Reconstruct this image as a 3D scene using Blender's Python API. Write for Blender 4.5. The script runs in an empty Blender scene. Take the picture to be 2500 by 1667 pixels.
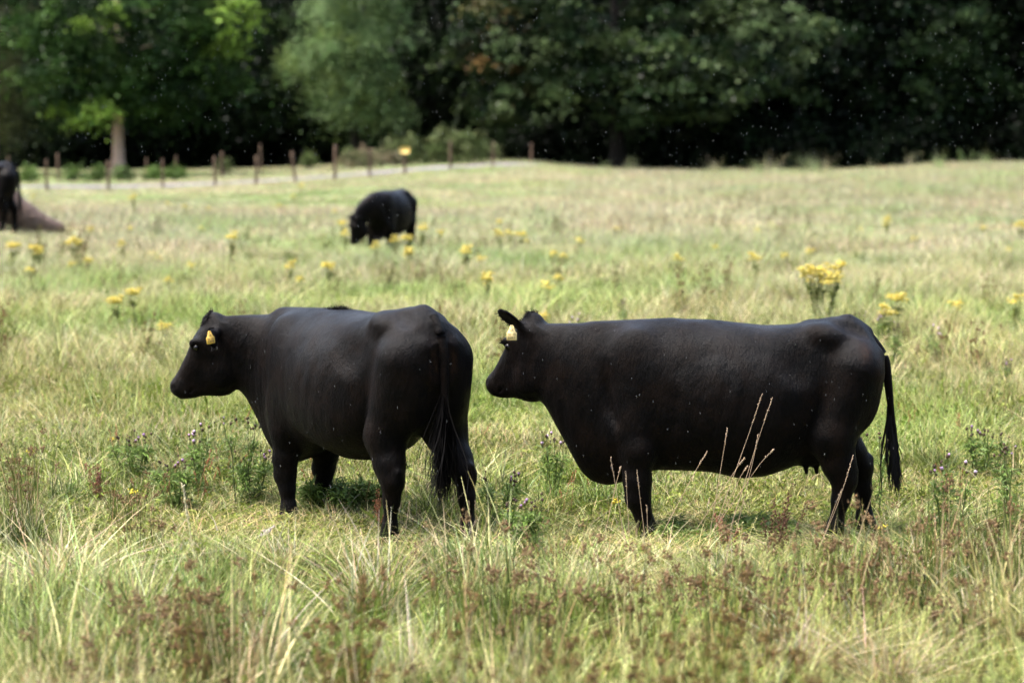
import bpy, math, random
import numpy as np
from mathutils import Vector, Matrix, Euler

R = math.radians
scene = bpy.context.scene
COL = scene.collection

# ------------------------------------------------------------------ camera
CAM_H = 2.46
FOCAL = 85.0
FPX = FOCAL / 36.0 * 2500.0            # focal length in photo pixels
PITCH = math.atan((833.5 - 315.0) / FPX)
cam_data = bpy.data.cameras.new("camera")
cam_data.lens = FOCAL
cam_data.sensor_width = 36.0
cam_data.clip_end = 2000.0
cam_data.dof.use_dof = True
cam_data.dof.focus_distance = 14.7
cam_data.dof.aperture_fstop = 1.9
cam = bpy.data.objects.new("camera", cam_data)
cam.location = (0, 0, CAM_H)
cam.rotation_euler = (R(90) - PITCH, 0, 0)
COL.objects.link(cam)
scene.camera = cam

# ------------------------------------------------------------------ light
SUN_EL, SUN_AZ = 62.0, 100.0            # azimuth: degrees to the left of straight ahead
world = bpy.data.worlds.new("World")
scene.world = world
world.use_nodes = True
wn = world.node_tree
wn.nodes.clear()
sky = wn.nodes.new('ShaderNodeTexSky')
sky.sky_type = 'NISHITA'
sky.sun_disc = False
sky.sun_elevation = R(SUN_EL)
sky.sun_rotation = R(-SUN_AZ)
sky.air_density = 1.0
sky.dust_density = 6.0
sky.ozone_density = 1.0
bg = wn.nodes.new('ShaderNodeBackground')
bg.inputs['Strength'].default_value = 0.085
wo = wn.nodes.new('ShaderNodeOutputWorld')
wn.links.new(sky.outputs[0], bg.inputs[0])
wn.links.new(bg.outputs[0], wo.inputs[0])

sun_data = bpy.data.lights.new("sun", 'SUN')
sun_data.energy = 0.8
sun_data.angle = R(32)
sun_data.color = (1.0, 0.98, 0.94)
sun = bpy.data.objects.new("sun", sun_data)
sdir = Vector((-math.sin(R(SUN_AZ)) * math.cos(R(SUN_EL)), math.cos(R(SUN_AZ)) * math.cos(R(SUN_EL)), math.sin(R(SUN_EL))))
sun.rotation_euler = sdir.to_track_quat('Z', 'Y').to_euler()
sun.location = (0, 0, 40)
COL.objects.link(sun)

scene.view_settings.view_transform = 'Standard'
scene.view_settings.look = 'None'
scene.view_settings.gamma = 1.0
scene.view_settings.use_curve_mapping = False
scene.view_settings.exposure = 2.43
scene.cycles.max_bounces = 6
scene.cycles.diffuse_bounces = 3
scene.cycles.glossy_bounces = 2
scene.cycles.transmission_bounces = 4
scene.cycles.transparent_max_bounces = 6
scene.cycles.use_denoising = True
scene.cycles.denoising_prefilter = 'FAST'

# ------------------------------------------------------------------ helpers
def tag(o, label=None, cat=None, group=None, kind=None):
    if label: o['label'] = label
    if cat: o['category'] = cat
    if group: o['group'] = group
    if kind: o['kind'] = kind
    return o

def empty(name, loc=(0, 0, 0), rz=0.0):
    o = bpy.data.objects.new(name, None)
    o.empty_display_size = 0.2
    o.location = loc
    o.rotation_euler = (0, 0, rz)
    COL.objects.link(o)
    return o

def mesh_np(name, verts, faces, color=None, smooth=False):
    """verts (n,3); faces (m,k) int array, or a list of such arrays; color (n,3)"""
    if not isinstance(faces, (list, tuple)):
        faces = [faces]
    faces = [f for f in faces if len(f)]
    me = bpy.data.meshes.new(name)
    nv = len(verts)
    me.vertices.add(nv)
    me.vertices.foreach_set('co', np.ascontiguousarray(verts, dtype=np.float32).ravel())
    loops = np.concatenate([f.ravel() for f in faces]).astype(np.int32)
    sizes = np.concatenate([np.full(len(f), f.shape[1], dtype=np.int32) for f in faces])
    starts = np.concatenate([[0], np.cumsum(sizes)[:-1]]).astype(np.int32)
    me.loops.add(len(loops))
    me.loops.foreach_set('vertex_index', loops)
    me.polygons.add(len(sizes))
    me.polygons.foreach_set('loop_start', starts)
    me.update(calc_edges=True)
    me.validate(verbose=False)
    if smooth:
        me.polygons.foreach_set('use_smooth', np.ones(len(me.polygons), dtype=bool))
    if color is not None:
        a = me.color_attributes.new('Col', 'FLOAT_COLOR', 'POINT')
        c = np.ones((nv, 4), dtype=np.float32)
        c[:, :color.shape[1]] = color
        a.data.foreach_set('color', c.ravel())
    return me

def link_mesh(name, me, mat=None, parent=None):
    o = bpy.data.objects.new(name, me)
    COL.objects.link(o)
    if mat and not me.materials:
        me.materials.append(mat)
    if parent: o.parent = parent
    return o

def new_mat(name):
    m = bpy.data.materials.new(name)
    m.use_nodes = True
    nt = m.node_tree
    nt.nodes.clear()
    out = nt.nodes.new('ShaderNodeOutputMaterial')
    return m, nt, out

def N(nt, t, **kw):
    n = nt.nodes.new(t)
    for k, v in kw.items():
        if k.startswith('i_'):
            key = k[2:].replace('_', ' ')
            n.inputs[key].default_value = v
        else:
            setattr(n, k, v)
    return n

def principled(name, color, rough=0.6, spec=0.5, noise=0.0, nscale=20.0, bump=0.0, bscale=60.0):
    m, nt, out = new_mat(name)
    p = N(nt, 'ShaderNodeBsdfPrincipled')
    p.inputs['Base Color'].default_value = (*color, 1)
    p.inputs['Roughness'].default_value = rough
    p.inputs['Specular IOR Level'].default_value = spec
    tc = N(nt, 'ShaderNodeTexCoord')
    if noise:
        n = N(nt, 'ShaderNodeTexNoise'); n.inputs['Scale'].default_value = nscale; n.inputs['Detail'].default_value = 5
        nt.links.new(tc.outputs['Object'], n.inputs['Vector'])
        mx = N(nt, 'ShaderNodeMix', data_type='RGBA')
        mx.inputs[6].default_value = (*[c * (1 - noise) for c in color], 1)
        mx.inputs[7].default_value = (*[min(1, c * (1 + noise)) for c in color], 1)
        nt.links.new(n.outputs['Fac'], mx.inputs[0])
        nt.links.new(mx.outputs[2], p.inputs['Base Color'])
    if bump:
        n2 = N(nt, 'ShaderNodeTexNoise'); n2.inputs['Scale'].default_value = bscale; n2.inputs['Detail'].default_value = 4
        nt.links.new(tc.outputs['Object'], n2.inputs['Vector'])
        b = N(nt, 'ShaderNodeBump'); b.inputs['Strength'].default_value = bump; b.inputs['Distance'].default_value = 0.02
        nt.links.new(n2.outputs['Fac'], b.inputs['Height'])
        nt.links.new(b.outputs[0], p.inputs['Normal'])
    nt.links.new(p.outputs[0], out.inputs[0])
    return m

# smooth 2-D value noise for laying out the meadow
_tab = np.random.RandomState(7).rand(256, 256).astype(np.float32)
def vnoise(x, y, scale, seed=0):
    x = np.asarray(x, dtype=np.float64) / scale + seed * 17.31 + 1000
    y = np.asarray(y, dtype=np.float64) / scale + seed * 9.77 + 1000
    xi = np.floor(x).astype(int); yi = np.floor(y).astype(int)
    fx = x - xi; fy = y - yi
    fx = fx * fx * (3 - 2 * fx); fy = fy * fy * (3 - 2 * fy)
    t = lambda a, b: _tab[a % 256, b % 256]
    return (t(xi, yi) * (1 - fx) + t(xi + 1, yi) * fx) * (1 - fy) + (t(xi, yi + 1) * (1 - fx) + t(xi + 1, yi + 1) * fx) * fy

def sstep(a, b, x):
    t = np.clip((np.asarray(x, dtype=np.float64) - a) / (b - a), 0, 1)
    return t * t * (3 - 2 * t)

def ground_z(x, y):
    x = np.asarray(x, dtype=np.float64); y = np.asarray(y, dtype=np.float64)
    z = 0.66 * sstep(-17, -2, x) * sstep(70, 116, y)
    z = z + (-0.54 * sstep(-.5, 6, x) + 0.34 * sstep(11, 26, x)) * sstep(70, 116, y)
    z = z + 0.42 * np.exp(-(((x + 12.8) / 3.2) ** 2 + ((y - 51) / 5.0) ** 2))
    z = z + 0.10 * (vnoise(x, y, 9, 3) - 0.5) * sstep(24, 40, y)
    z = z + 0.05 * (vnoise(x, y, 2.5, 5) - 0.5) * sstep(18, 30, y)
    z = z + 16.0 * sstep(172, 330, y)  # unseen hill added behind the wood to block light from the horizon
    z = z + 5.0 * sstep(60, 150, np.abs(x)) * sstep(60, 200, y + np.abs(x) * 0.5)
    return z

def ray_dir(px, py):
    """direction in the world of a pixel of the 2500 x 1667 photo"""
    u = (px - 1250.0) / FPX
    v = (833.5 - py) / FPX
    c, s = math.cos(PITCH), math.sin(PITCH)
    return np.array([u, c + v * s, -s + v * c])

def at(px, py, z=0.0):
    """where the view of that photo pixel meets height z"""
    d = ray_dir(px, py)
    t = (z - CAM_H) / d[2]
    return np.array([0, 0, CAM_H]) + d * t

def head_at(px, py, h):
    """ground spot of a plant of height h whose top shows at that pixel"""
    z0 = 0.0
    for _ in range(6):
        p = at(px, py, z0 + h)
        z0 = float(ground_z(p[0], p[1]))
    return p[0], p[1], z0
# ------------------------------------------------------------------ cattle
def smin(a, b, k):
    h = np.clip(0.5 + 0.5 * (b - a) / k, 0, 1)
    return b * (1 - h) + a * h - k * h * (1 - h)

class Field:
    """a smooth-union solid on a grid, turned into one continuous skin"""
    def __init__(self, lo, hi, h):
        self.lo = np.array(lo, dtype=np.float64); self.h = h
        self.n = np.ceil((np.array(hi) - self.lo) / h).astype(int) + 1
        self.F = np.full(self.n, 0.6, dtype=np.float32)
        self.ax = [(self.lo[i] + np.arange(self.n[i]) * h).astype(np.float32) for i in range(3)]
    def sub(self, lo, hi):
        s = []
        for i in range(3):
            a = max(0, int((lo[i] - self.lo[i]) / self.h) - 1); b = min(self.n[i], int((hi[i] - self.lo[i]) / self.h) + 3)
            s.append(slice(a, max(a, b)))
        X = self.ax[0][s[0]][:, None, None]; Y = self.ax[1][s[1]][None, :, None]; Z = self.ax[2][s[2]][None, None, :]
        return tuple(s), X, Y, Z
    def add(self, fn, lo, hi, k, cut=False):
        m = k + 0.03
        s, X, Y, Z = self.sub([v - m for v in lo], [v + m for v in hi])
        if 0 in self.F[s].shape: return
        d = fn(X, Y, Z)
        if cut:
            self.F[s] = -smin(-self.F[s], d, k)
        else:
            self.F[s] = smin(self.F[s], d, k)
    def cone(self, a, b, r0, r1, k=0.04, cut=False):
        a = np.array(a, dtype=float); b = np.array(b, dtype=float); ab = b - a; L = max(ab @ ab, 1e-9)
        def fn(X, Y, Z):
            t = np.clip(((X - a[0]) * ab[0] + (Y - a[1]) * ab[1] + (Z - a[2]) * ab[2]) / L, 0, 1)
            return np.sqrt((X - a[0] - t * ab[0]) ** 2 + (Y - a[1] - t * ab[1]) ** 2 + (Z - a[2] - t * ab[2]) ** 2) - (r0 + (r1 - r0) * t)
        r = max(r0, r1)
        self.add(fn, np.minimum(a, b) - r, np.maximum(a, b) + r, k, cut)
    def chain(self, pts, k=0.04):
        for p, q in zip(pts[:-1], pts[1:]):
            self.cone(p[:3], q[:3], p[3], q[3], k)
    def ell(self, c, r, rot=None, k=0.05, cut=False):
        c = np.array(c, dtype=float); r = np.array(r, dtype=float)
        M = np.array(rot.to_matrix().transposed()) if rot is not None else np.eye(3)
        def fn(X, Y, Z):
            x, y, z = X - c[0], Y - c[1], Z - c[2]
            u = M[0, 0] * x + M[0, 1] * y + M[0, 2] * z
            v = M[1, 0] * x + M[1, 1] * y + M[1, 2] * z
            w = M[2, 0] * x + M[2, 1] * y + M[2, 2] * z
            k0 = np.sqrt((u / r[0]) ** 2 + (v / r[1]) ** 2 + (w / r[2]) ** 2)
            k1 = np.sqrt((u / r[0] ** 2) ** 2 + (v / r[1] ** 2) ** 2 + (w / r[2] ** 2) ** 2)
            return k0 * (k0 - 1) / np.maximum(k1, 1e-4)
        R_ = r.max()
        self.add(fn, c - R_, c + R_, k, cut)
    def loft(self, O, U, V, table, k=0.03, p=2.3, wpow=1.0):
        """cross sections along U from O: rows (u, top, bottom, half width, level of the widest point 0..1)"""
        T = np.array(table, dtype=float)
        T = T[np.argsort(T[:, 0])]
        O = np.array(O, dtype=float); U = np.array(U, dtype=float); V = np.array(V, dtype=float); Wd = np.cross(U, V)
        pts = []
        for row in T:
            for v in (row[1], row[2]):
                for w in (-row[3], row[3]):
                    pts.append(O + U * row[0] + V * v + Wd * w)
        pts = np.array(pts)
        uu = np.linspace(T[0, 0], T[-1, 0], 220)
        sm = np.exp(-0.5 * (np.arange(-6, 7) / 2.5) ** 2); sm /= sm.sum()
        cols = []
        for c in range(1, 5):
            y = np.interp(uu, T[:, 0], T[:, c])
            cols.append(np.convolve(np.pad(y, 6, mode='edge'), sm, mode='valid'))
        def fn(X, Y, Z):
            x, y, z = X - O[0], Y - O[1], Z - O[2]
            u = x * U[0] + y * U[1] + z * U[2]
            v = x * V[0] + y * V[1] + z * V[2]
            w = x * Wd[0] + y * Wd[1] + z * Wd[2]
            uc = np.clip(u, T[0, 0], T[-1, 0])
            top = np.interp(uc, uu, cols[0]); bot = np.interp(uc, uu, cols[1]); hw = np.interp(uc, uu, cols[2]); lv = np.interp(uc, uu, cols[3])
            vc = bot + (top - bot) * lv
            hz = np.where(v > vc, top - vc, vc - bot)
            rho = (np.abs(w / hw) ** p + np.abs((v - vc) / hz) ** p) ** (1 / p)
            d = (rho - 1) * np.minimum(hw, hz)
            out = np.abs(u - uc)
            return np.where(out > 0, np.sqrt(np.maximum(d, 0) ** 2 + out ** 2) + np.minimum(d, 0) * 0, d).astype(np.float32)
        self.add(fn, pts.min(0), pts.max(0), k)
    def skin(self, smooth=2):
        F, h = self.F, self.h
        S = F < 0
        c = S[:-1, :-1, :-1].astype(np.int8)
        tot = sum(S[i:S.shape[0] - 1 + i, j:S.shape[1] - 1 + j, k:S.shape[2] - 1 + k].astype(np.int8) for i in (0, 1) for j in (0, 1) for k in (0, 1))
        act = (tot > 0) & (tot < 8)
        idx = np.argwhere(act)
        vid = np.full(act.shape, -1, dtype=np.int64); vid[act] = np.arange(len(idx))
        I, J, K = idx.T
        val = {(a, b, c_): F[I + a, J + b, K + c_].astype(np.float64) for a in (0, 1) for b in (0, 1) for c_ in (0, 1)}
        acc = np.zeros((len(idx), 3)); cnt = np.zeros(len(idx))
        for ax in range(3):
            o = [i for i in range(3) if i != ax]
            for p in (0, 1):
                for q in (0, 1):
                    a = [0, 0, 0]; a[o[0]] = p; a[o[1]] = q; b = list(a); b[ax] = 1
                    va, vb = val[tuple(a)], val[tuple(b)]
                    m = (va < 0) != (vb < 0)
                    t = np.where(m, va / np.where(m, va - vb, 1), 0)
                    pt = np.zeros((len(idx), 3)); pt[:, o[0]] = p; pt[:, o[1]] = q; pt[:, ax] = t
                    acc += pt * m[:, None]; cnt += m
        V = (idx + acc / cnt[:, None]) * h + self.lo
        quads = []
        for ax in range(3):
            o = [i for i in range(3) if i != ax]
            sl0 = [slice(None)] * 3; sl1 = [slice(None)] * 3
            sl0[ax] = slice(0, -1); sl1[ax] = slice(1, None)
            s0 = S[tuple(sl0)]; s1 = S[tuple(sl1)]
            e = np.argwhere(s0 != s1)
            e = e[(e[:, o[0]] > 0) & (e[:, o[1]] > 0)]
            ins = s0[tuple(e.T)]
            def cell(d0, d1):
                c2 = e.copy(); c2[:, o[0]] -= d0; c2[:, o[1]] -= d1
                return vid[tuple(c2.T)]
            q = np.stack([cell(1, 1), cell(0, 1), cell(0, 0), cell(1, 0)], 1)
            flip = ins if ax != 1 else ~ins
            q[~flip] = q[~flip][:, ::-1]
            quads.append(q)
        Q = np.concatenate(quads)
        Q = Q[(Q >= 0).all(1)]
        E = np.concatenate([Q[:, [0, 1]], Q[:, [1, 2]], Q[:, [2, 3]], Q[:, [3, 0]]])
        n = len(V)
        deg = np.bincount(E[:, 0], minlength=n) + np.bincount(E[:, 1], minlength=n)
        for it in range(smooth):
            for lam in (0.55, -0.5):
                acc = np.stack([np.bincount(E[:, 0], V[E[:, 1], a], n) + np.bincount(E[:, 1], V[E[:, 0], a], n) for a in range(3)], 1)
                V = V + lam * (acc / np.maximum(deg, 1)[:, None] - V)
        return V, Q

def bend_yaw(V, x0, x1, phi):
    """bend everything ahead of x0 to the left by phi (radians)"""
    if abs(phi) < 1e-4: return V
    V = np.array(V, dtype=float); Lx = x1 - x0; Rr = Lx / phi
    t = np.clip(V[:, 0] - x0, 0, Lx); ex = np.maximum(V[:, 0] - x1, 0); a = t / Rr
    inb = V[:, 0] > x0
    nx = x0 + (Rr - V[:, 1]) * np.sin(a) + ex * np.cos(a)
    ny = Rr - (Rr - V[:, 1]) * np.cos(a) + ex * np.sin(a)
    V[:, 0] = np.where(inb, nx, V[:, 0]); V[:, 1] = np.where(inb, ny, V[:, 1])
    return V

def bend_pitch(V, x0, x1, phi, zc):
    """bend everything ahead of x0 down by phi about a neck axis at height zc"""
    if abs(phi) < 1e-4: return V
    V = np.array(V, dtype=float); Lx = x1 - x0; Rr = Lx / phi
    t = np.clip(V[:, 0] - x0, 0, Lx); ex = np.maximum(V[:, 0] - x1, 0); a = t / Rr
    w = V[:, 2] - zc
    inb = V[:, 0] > x0
    nx = x0 + (Rr + w) * np.sin(a) + ex * np.cos(a)
    nz = zc - Rr + (Rr + w) * np.cos(a) - ex * np.sin(a)
    V[:, 0] = np.where(inb, nx, V[:, 0]); V[:, 2] = np.where(inb, nz, V[:, 2])
    return V

KPX = 0.002561
def cx(xd): return (1600 - xd) * KPX
def cz(yd): return (1256 - yd) * KPX
def P(xd, yd, y=0.0): return (cx(xd), y, cz(yd))
def strip_tube(pts, radii, sides=6):
    pts = np.array(pts, dtype=float); n = len(pts)
    V = []; 
    for i in range(n):
        d = pts[min(i + 1, n - 1)] - pts[max(i - 1, 0)]
        d = d / (np.linalg.norm(d) + 1e-9)
        a = np.cross(d, [0, 0, 1.0]) if abs(d[2]) < 0.9 else np.cross(d, [1.0, 0, 0])
        a /= np.linalg.norm(a); b = np.cross(d, a)
        for s in range(sides):
            t = 2 * math.pi * s / sides
            V.append(pts[i] + radii[i] * (a * math.cos(t) + b * math.sin(t)))
    Q = []
    for i in range(n - 1):
        for s in range(sides):
            s2 = (s + 1) % sides
            Q.append([i * sides + s, i * sides + s2, (i + 1) * sides + s2, (i + 1) * sides + s])
    return np.array(V), np.array(Q)

def join_np(parts):
    V, Q, off = [], {}, 0
    for v, q in parts:
        V.append(v); Q.setdefault(q.shape[1], []).append(q + off); off += len(v)
    return np.concatenate(V), [np.concatenate(x) for x in Q.values()]

TRUNK = [  # x, top, bottom (pixels of the side view), half width, level of widest point
    (1228, 752, 862, .078, .5), (1250, 750, 900, .095, .5), (1280, 748, 952, .112, .5), (1310, 747, 1012, .135, .5),
    (1340, 746, 1076, .165, .5), (1365, 745, 1106, .19, .5), (1400, 744, 1118, .215, .52), (1440, 742, 1108, .24, .52),
    (1500, 739, 1084, .275, .5), (1560, 736, 1076, .315, .46), (1640, 738, 1080, .35, .44), (1700, 745, 1095, .36, .44),
    (1760, 751, 1090, .35, .45), (1820, 749, 1070, .315, .5), (1870, 739, 1040, .27, .55), (1920, 730, 1010, .245, .6),
    (1960, 736, 980, .235, .6), (1990, 755, 955, .215, .55), (2010, 780, 925, .17, .5), (2024, 812, 885, .09, .5)]

HEAD = [  # u, dorsal, ventral, half width, level
    (-.03, .03, -.13, .075, .5), (.0, .052, -.17, .088, .55), (.04, .070, -.21, .098, .6), (.10, .078, -.26, .106, .65),
    (.15, .080, -.295, .110, .7), (.20, .072, -.315, .104, .7), (.25, .063, -.322, .094, .68), (.30, .058, -.318, .086, .66),
    (.345, .053, -.300, .078, .64), (.385, .050, -.255, .070, .62), (.41, .050, -.205, .066, .58), (.44, .052, -.160, .066, .55),
    (.475, .053, -.128, .068, .52), (.50, .042, -.100, .062, .5), (.522, .018, -.066, .042, .5)]

def cow_geometry(s):
    F = Field((-1.45, -.52, -.02), (1.55 + s.get('neck', 0), .52, 1.62), s['res'])
    nk = s.get('neck', 0.0)               # extra neck length ahead of the shoulder
    fat = s.get('fat', 1.0)
    rows = []
    for xd, t, b, w, l in TRUNK:
        x = cx(xd)
        if x > .45: x = .45 + (x - .45) * (1 + nk / .5)
        dz = 0
        if xd > 1550 and xd < 1950: dz = s.get('sag', 0)
        if xd < 1350: t = t + s.get('dip', 0) / KPX
        rows.append((x, cz(t), cz(b) - dz, w * fat, l))
    F.loft((0, 0, 0), (1, 0, 0), (0, 0, 1), rows, p=2.25)
    # withers, spine, shoulder blades, ribs
    F.cone(P(1370, 772), P(1540, 764), .03, .035, .08)
    for sy in (1, -1):
        F.ell(P(1478, 880, .155 * sy), (.17, .095, .31), Euler((0, R(14), 0)), .09)          # shoulder blade
        F.ell(P(1452, 985, .16 * sy), (.15, .09, .16), None, .09)                            # upper arm
        F.ell(P(1690, 930, .23 * sy), (.40, .115, .27), None, .08)                            # barrel
        F.ell(P(1885, 768, .165 * sy), (.09, .06, .05), Euler((0, R(-15), R(-20 * sy))), .08)  # hook bone
        F.ell(P(2004, 815, .10 * sy), (.05, .045, .05), None, .05)                            # pin bone
        F.ell(P(1950, 900, .145 * sy), (.17, .115, .27), Euler((0, R(-8), 0)), .07)           # thigh
        F.ell(P(1974, 900, .13 * sy), (.09, .09, .19), Euler((0, R(-4), 0)), .05)             # back of the thigh
        F.ell(P(1838, 815, .345 * sy), (.13, .07, .13), Euler((0, R(20), 0)), .09, cut=True)  # hollow of the flank
        F.ell(P(1952, 748, .15 * sy), (.085, .045, .03), Euler((0, R(-30), 0)), .06, cut=True)  # hollow beside the tail head
        F.ell(P(1395, 890, .245 * sy), (.035, .06, .22), Euler((0, R(16), 0)), .05, cut=True)  # line ahead of the shoulder
        F.ell(P(1545, 950, .36 * sy), (.04, .05, .2), Euler((0, R(10), 0)), .06, cut=True)    # behind the elbow
        # pose of the legs: lists of (x, y-plane, z, radius) in side-view pixels
        key = 'L' if sy > 0 else 'R'
        F.chain([(*P(a, b, y * sy), r) for a, b, y, r in s['front' + key]], .045)
        F.chain([(*P(a, b, y * sy), r) for a, b, y, r in s['hind' + key]], .05)
    F.cone(P(1950, 745), P(1990, 768), .045, .04, .05)                                         # tail head
    # udder
    if s.get('udder', True):
        F.ell(P(1868, 1040), (.12, .13, .095), None, .05)
        for a, y in ((1852, .06), (1876, .055), (1858, -.06), (1880, -.055)):
            F.cone(P(a, 1060, y), P(a + 2, 1088, y), .021, .012, .014)
    F.ell(P(1400, 1050), (.15, .085, .14), None, .06)                                           # brisket
    # head
    hx = cx(1228) + nk * (cx(1228) - .45) / .5
    pa = R(s['head_pitch'])
    O = np.array((hx + s.get('hdx', 0), 0, cz(772) + s.get('hdz', 0)))
    U = np.array((math.cos(pa), 0, -math.sin(pa))); Vv = np.array((math.sin(pa), 0, math.cos(pa)))
    Yv = np.array((0, 1.0, 0))
    def H(u, v, y): return O + U * u + Vv * v + Yv * y
    F.loft(O, U, Vv, HEAD, .035, 2.5)
    F.ell(H(.0, .035, 0), (.06, .05, .05), None, .04)                                           # poll
    ears = []
    for sy in (1, -1):
        F.ell(H(.165, .040, .090 * sy), (.045, .020, .032), None, .025)                          # brow
        F.ell(H(.185, .022, .118 * sy), (.026, .018, .022), None, .012, cut=True)                # eye socket
        F.ell(H(.25, -.19, .07 * sy), (.085, .035, .085), None, .04)                             # cheek muscle
        F.ell(H(.485, .022, .062 * sy), (.017, .012, .02), None, .01, cut=True)                  # nostril
        F.cone(H(.50, -.075, .03 * sy), H(.40, -.10, .078 * sy), .006, .006, .012, cut=True)     # mouth
        e = s['ear' + ('L' if sy > 0 else 'R')]
        d = np.array(e['dir'], dtype=float); d[1] *= sy; d /= np.linalg.norm(d)
        nrm = np.array(e['face'], dtype=float); nrm[1] *= sy; nrm -= d * (nrm @ d); nrm /= np.linalg.norm(nrm)
        b = H(.03, s.get('earv', -.01), .085 * sy)
        side = np.cross(nrm, d)
        L = e.get('len', .19)
        Mx = Matrix((d, side, nrm)).transposed()
        q = Mx.to_quaternion()
        F.cone(b - d * .03, b + d * .05, .032, .026, .02)
        F.ell(b + d * (.03 + L * .5), (L * .5, .058, .015), q, .018)
        F.ell(b + d * (.03 + L * .5) + nrm * .028, (L * .42, .04, .02), q, .012, cut=True)
        ears.append((b + d * (.03 + L * .42), d, side, nrm))
    for key, sy in (('L', 1), ('R', -1)):                                                       # point of the hock
        a, b, y, r = s['hind' + key][3]
        F.cone(P(a + 4, b + 2, y * sy), P(a + 20, b - 22, y * sy), .035, .022, .03)
        F.ell(P(s['front' + key][3][0] - 6, s['front' + key][3][1], s['front' + key][3][2] * sy), (.05, .055, .06), None, .03)
    V, Q = F.skin(2)
    # skin folds on the neck, a hint of ribs
    nm = sstep(.56, .66, V[:, 0]) * sstep(hx + .02, hx - .1, V[:, 0]) * sstep(.3, .6, V[:, 2])
    V[:, 1] *= 1 + nm * (.020 * np.sin(V[:, 0] * 58 + 9 * V[:, 2] + 3 * np.sin(V[:, 2] * 5)) + .012 * np.sin(V[:, 0] * 113 - 14 * V[:, 2])) * vnoise(V[:, 0], V[:, 2], .13, 2)
    rb = sstep(.25, .1, V[:, 0]) * sstep(-.62, -.4, V[:, 0]) * sstep(.5, .7, V[:, 2]) * sstep(1.25, 1.05, V[:, 2])
    V[:, 1] *= 1 + rb * .008 * vnoise(V[:, 0], V[:, 2], .2, 3) * np.sin(V[:, 0] * 46 + V[:, 2] * 12)
    return V, Q, H, ears, O, U, Vv

LEG_FL = [(1446, 905, .15, .10), (1464, 1030, .20, .092), (1464, 1100, .20, .076), (1466, 1138, .20, .066), (1476, 1172, .20, .046), (1482, 1212, .20, .042), (1484, 1230, .20, .050), (1477, 1250, .20, .052)]
LEG_HL = [(1955, 850, .15, .17), (1905, 1000, .19, .13), (1922, 1062, .20, .092), (1934, 1098, .205, .066), (1926, 1140, .205, .046), (1914, 1203, .205, .041), (1910, 1228, .205, .050), (1900, 1250, .205, .050)]
LEG_HR = [(1955, 850, .15, .17), (1930, 1000, .19, .13), (1965, 1058, .20, .088), (1986, 1090, .205, .066), (1987, 1140, .205, .046), (1986, 1205, .205, .041), (1988, 1230, .205, .050), (1980, 1250, .205, .050)]

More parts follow.
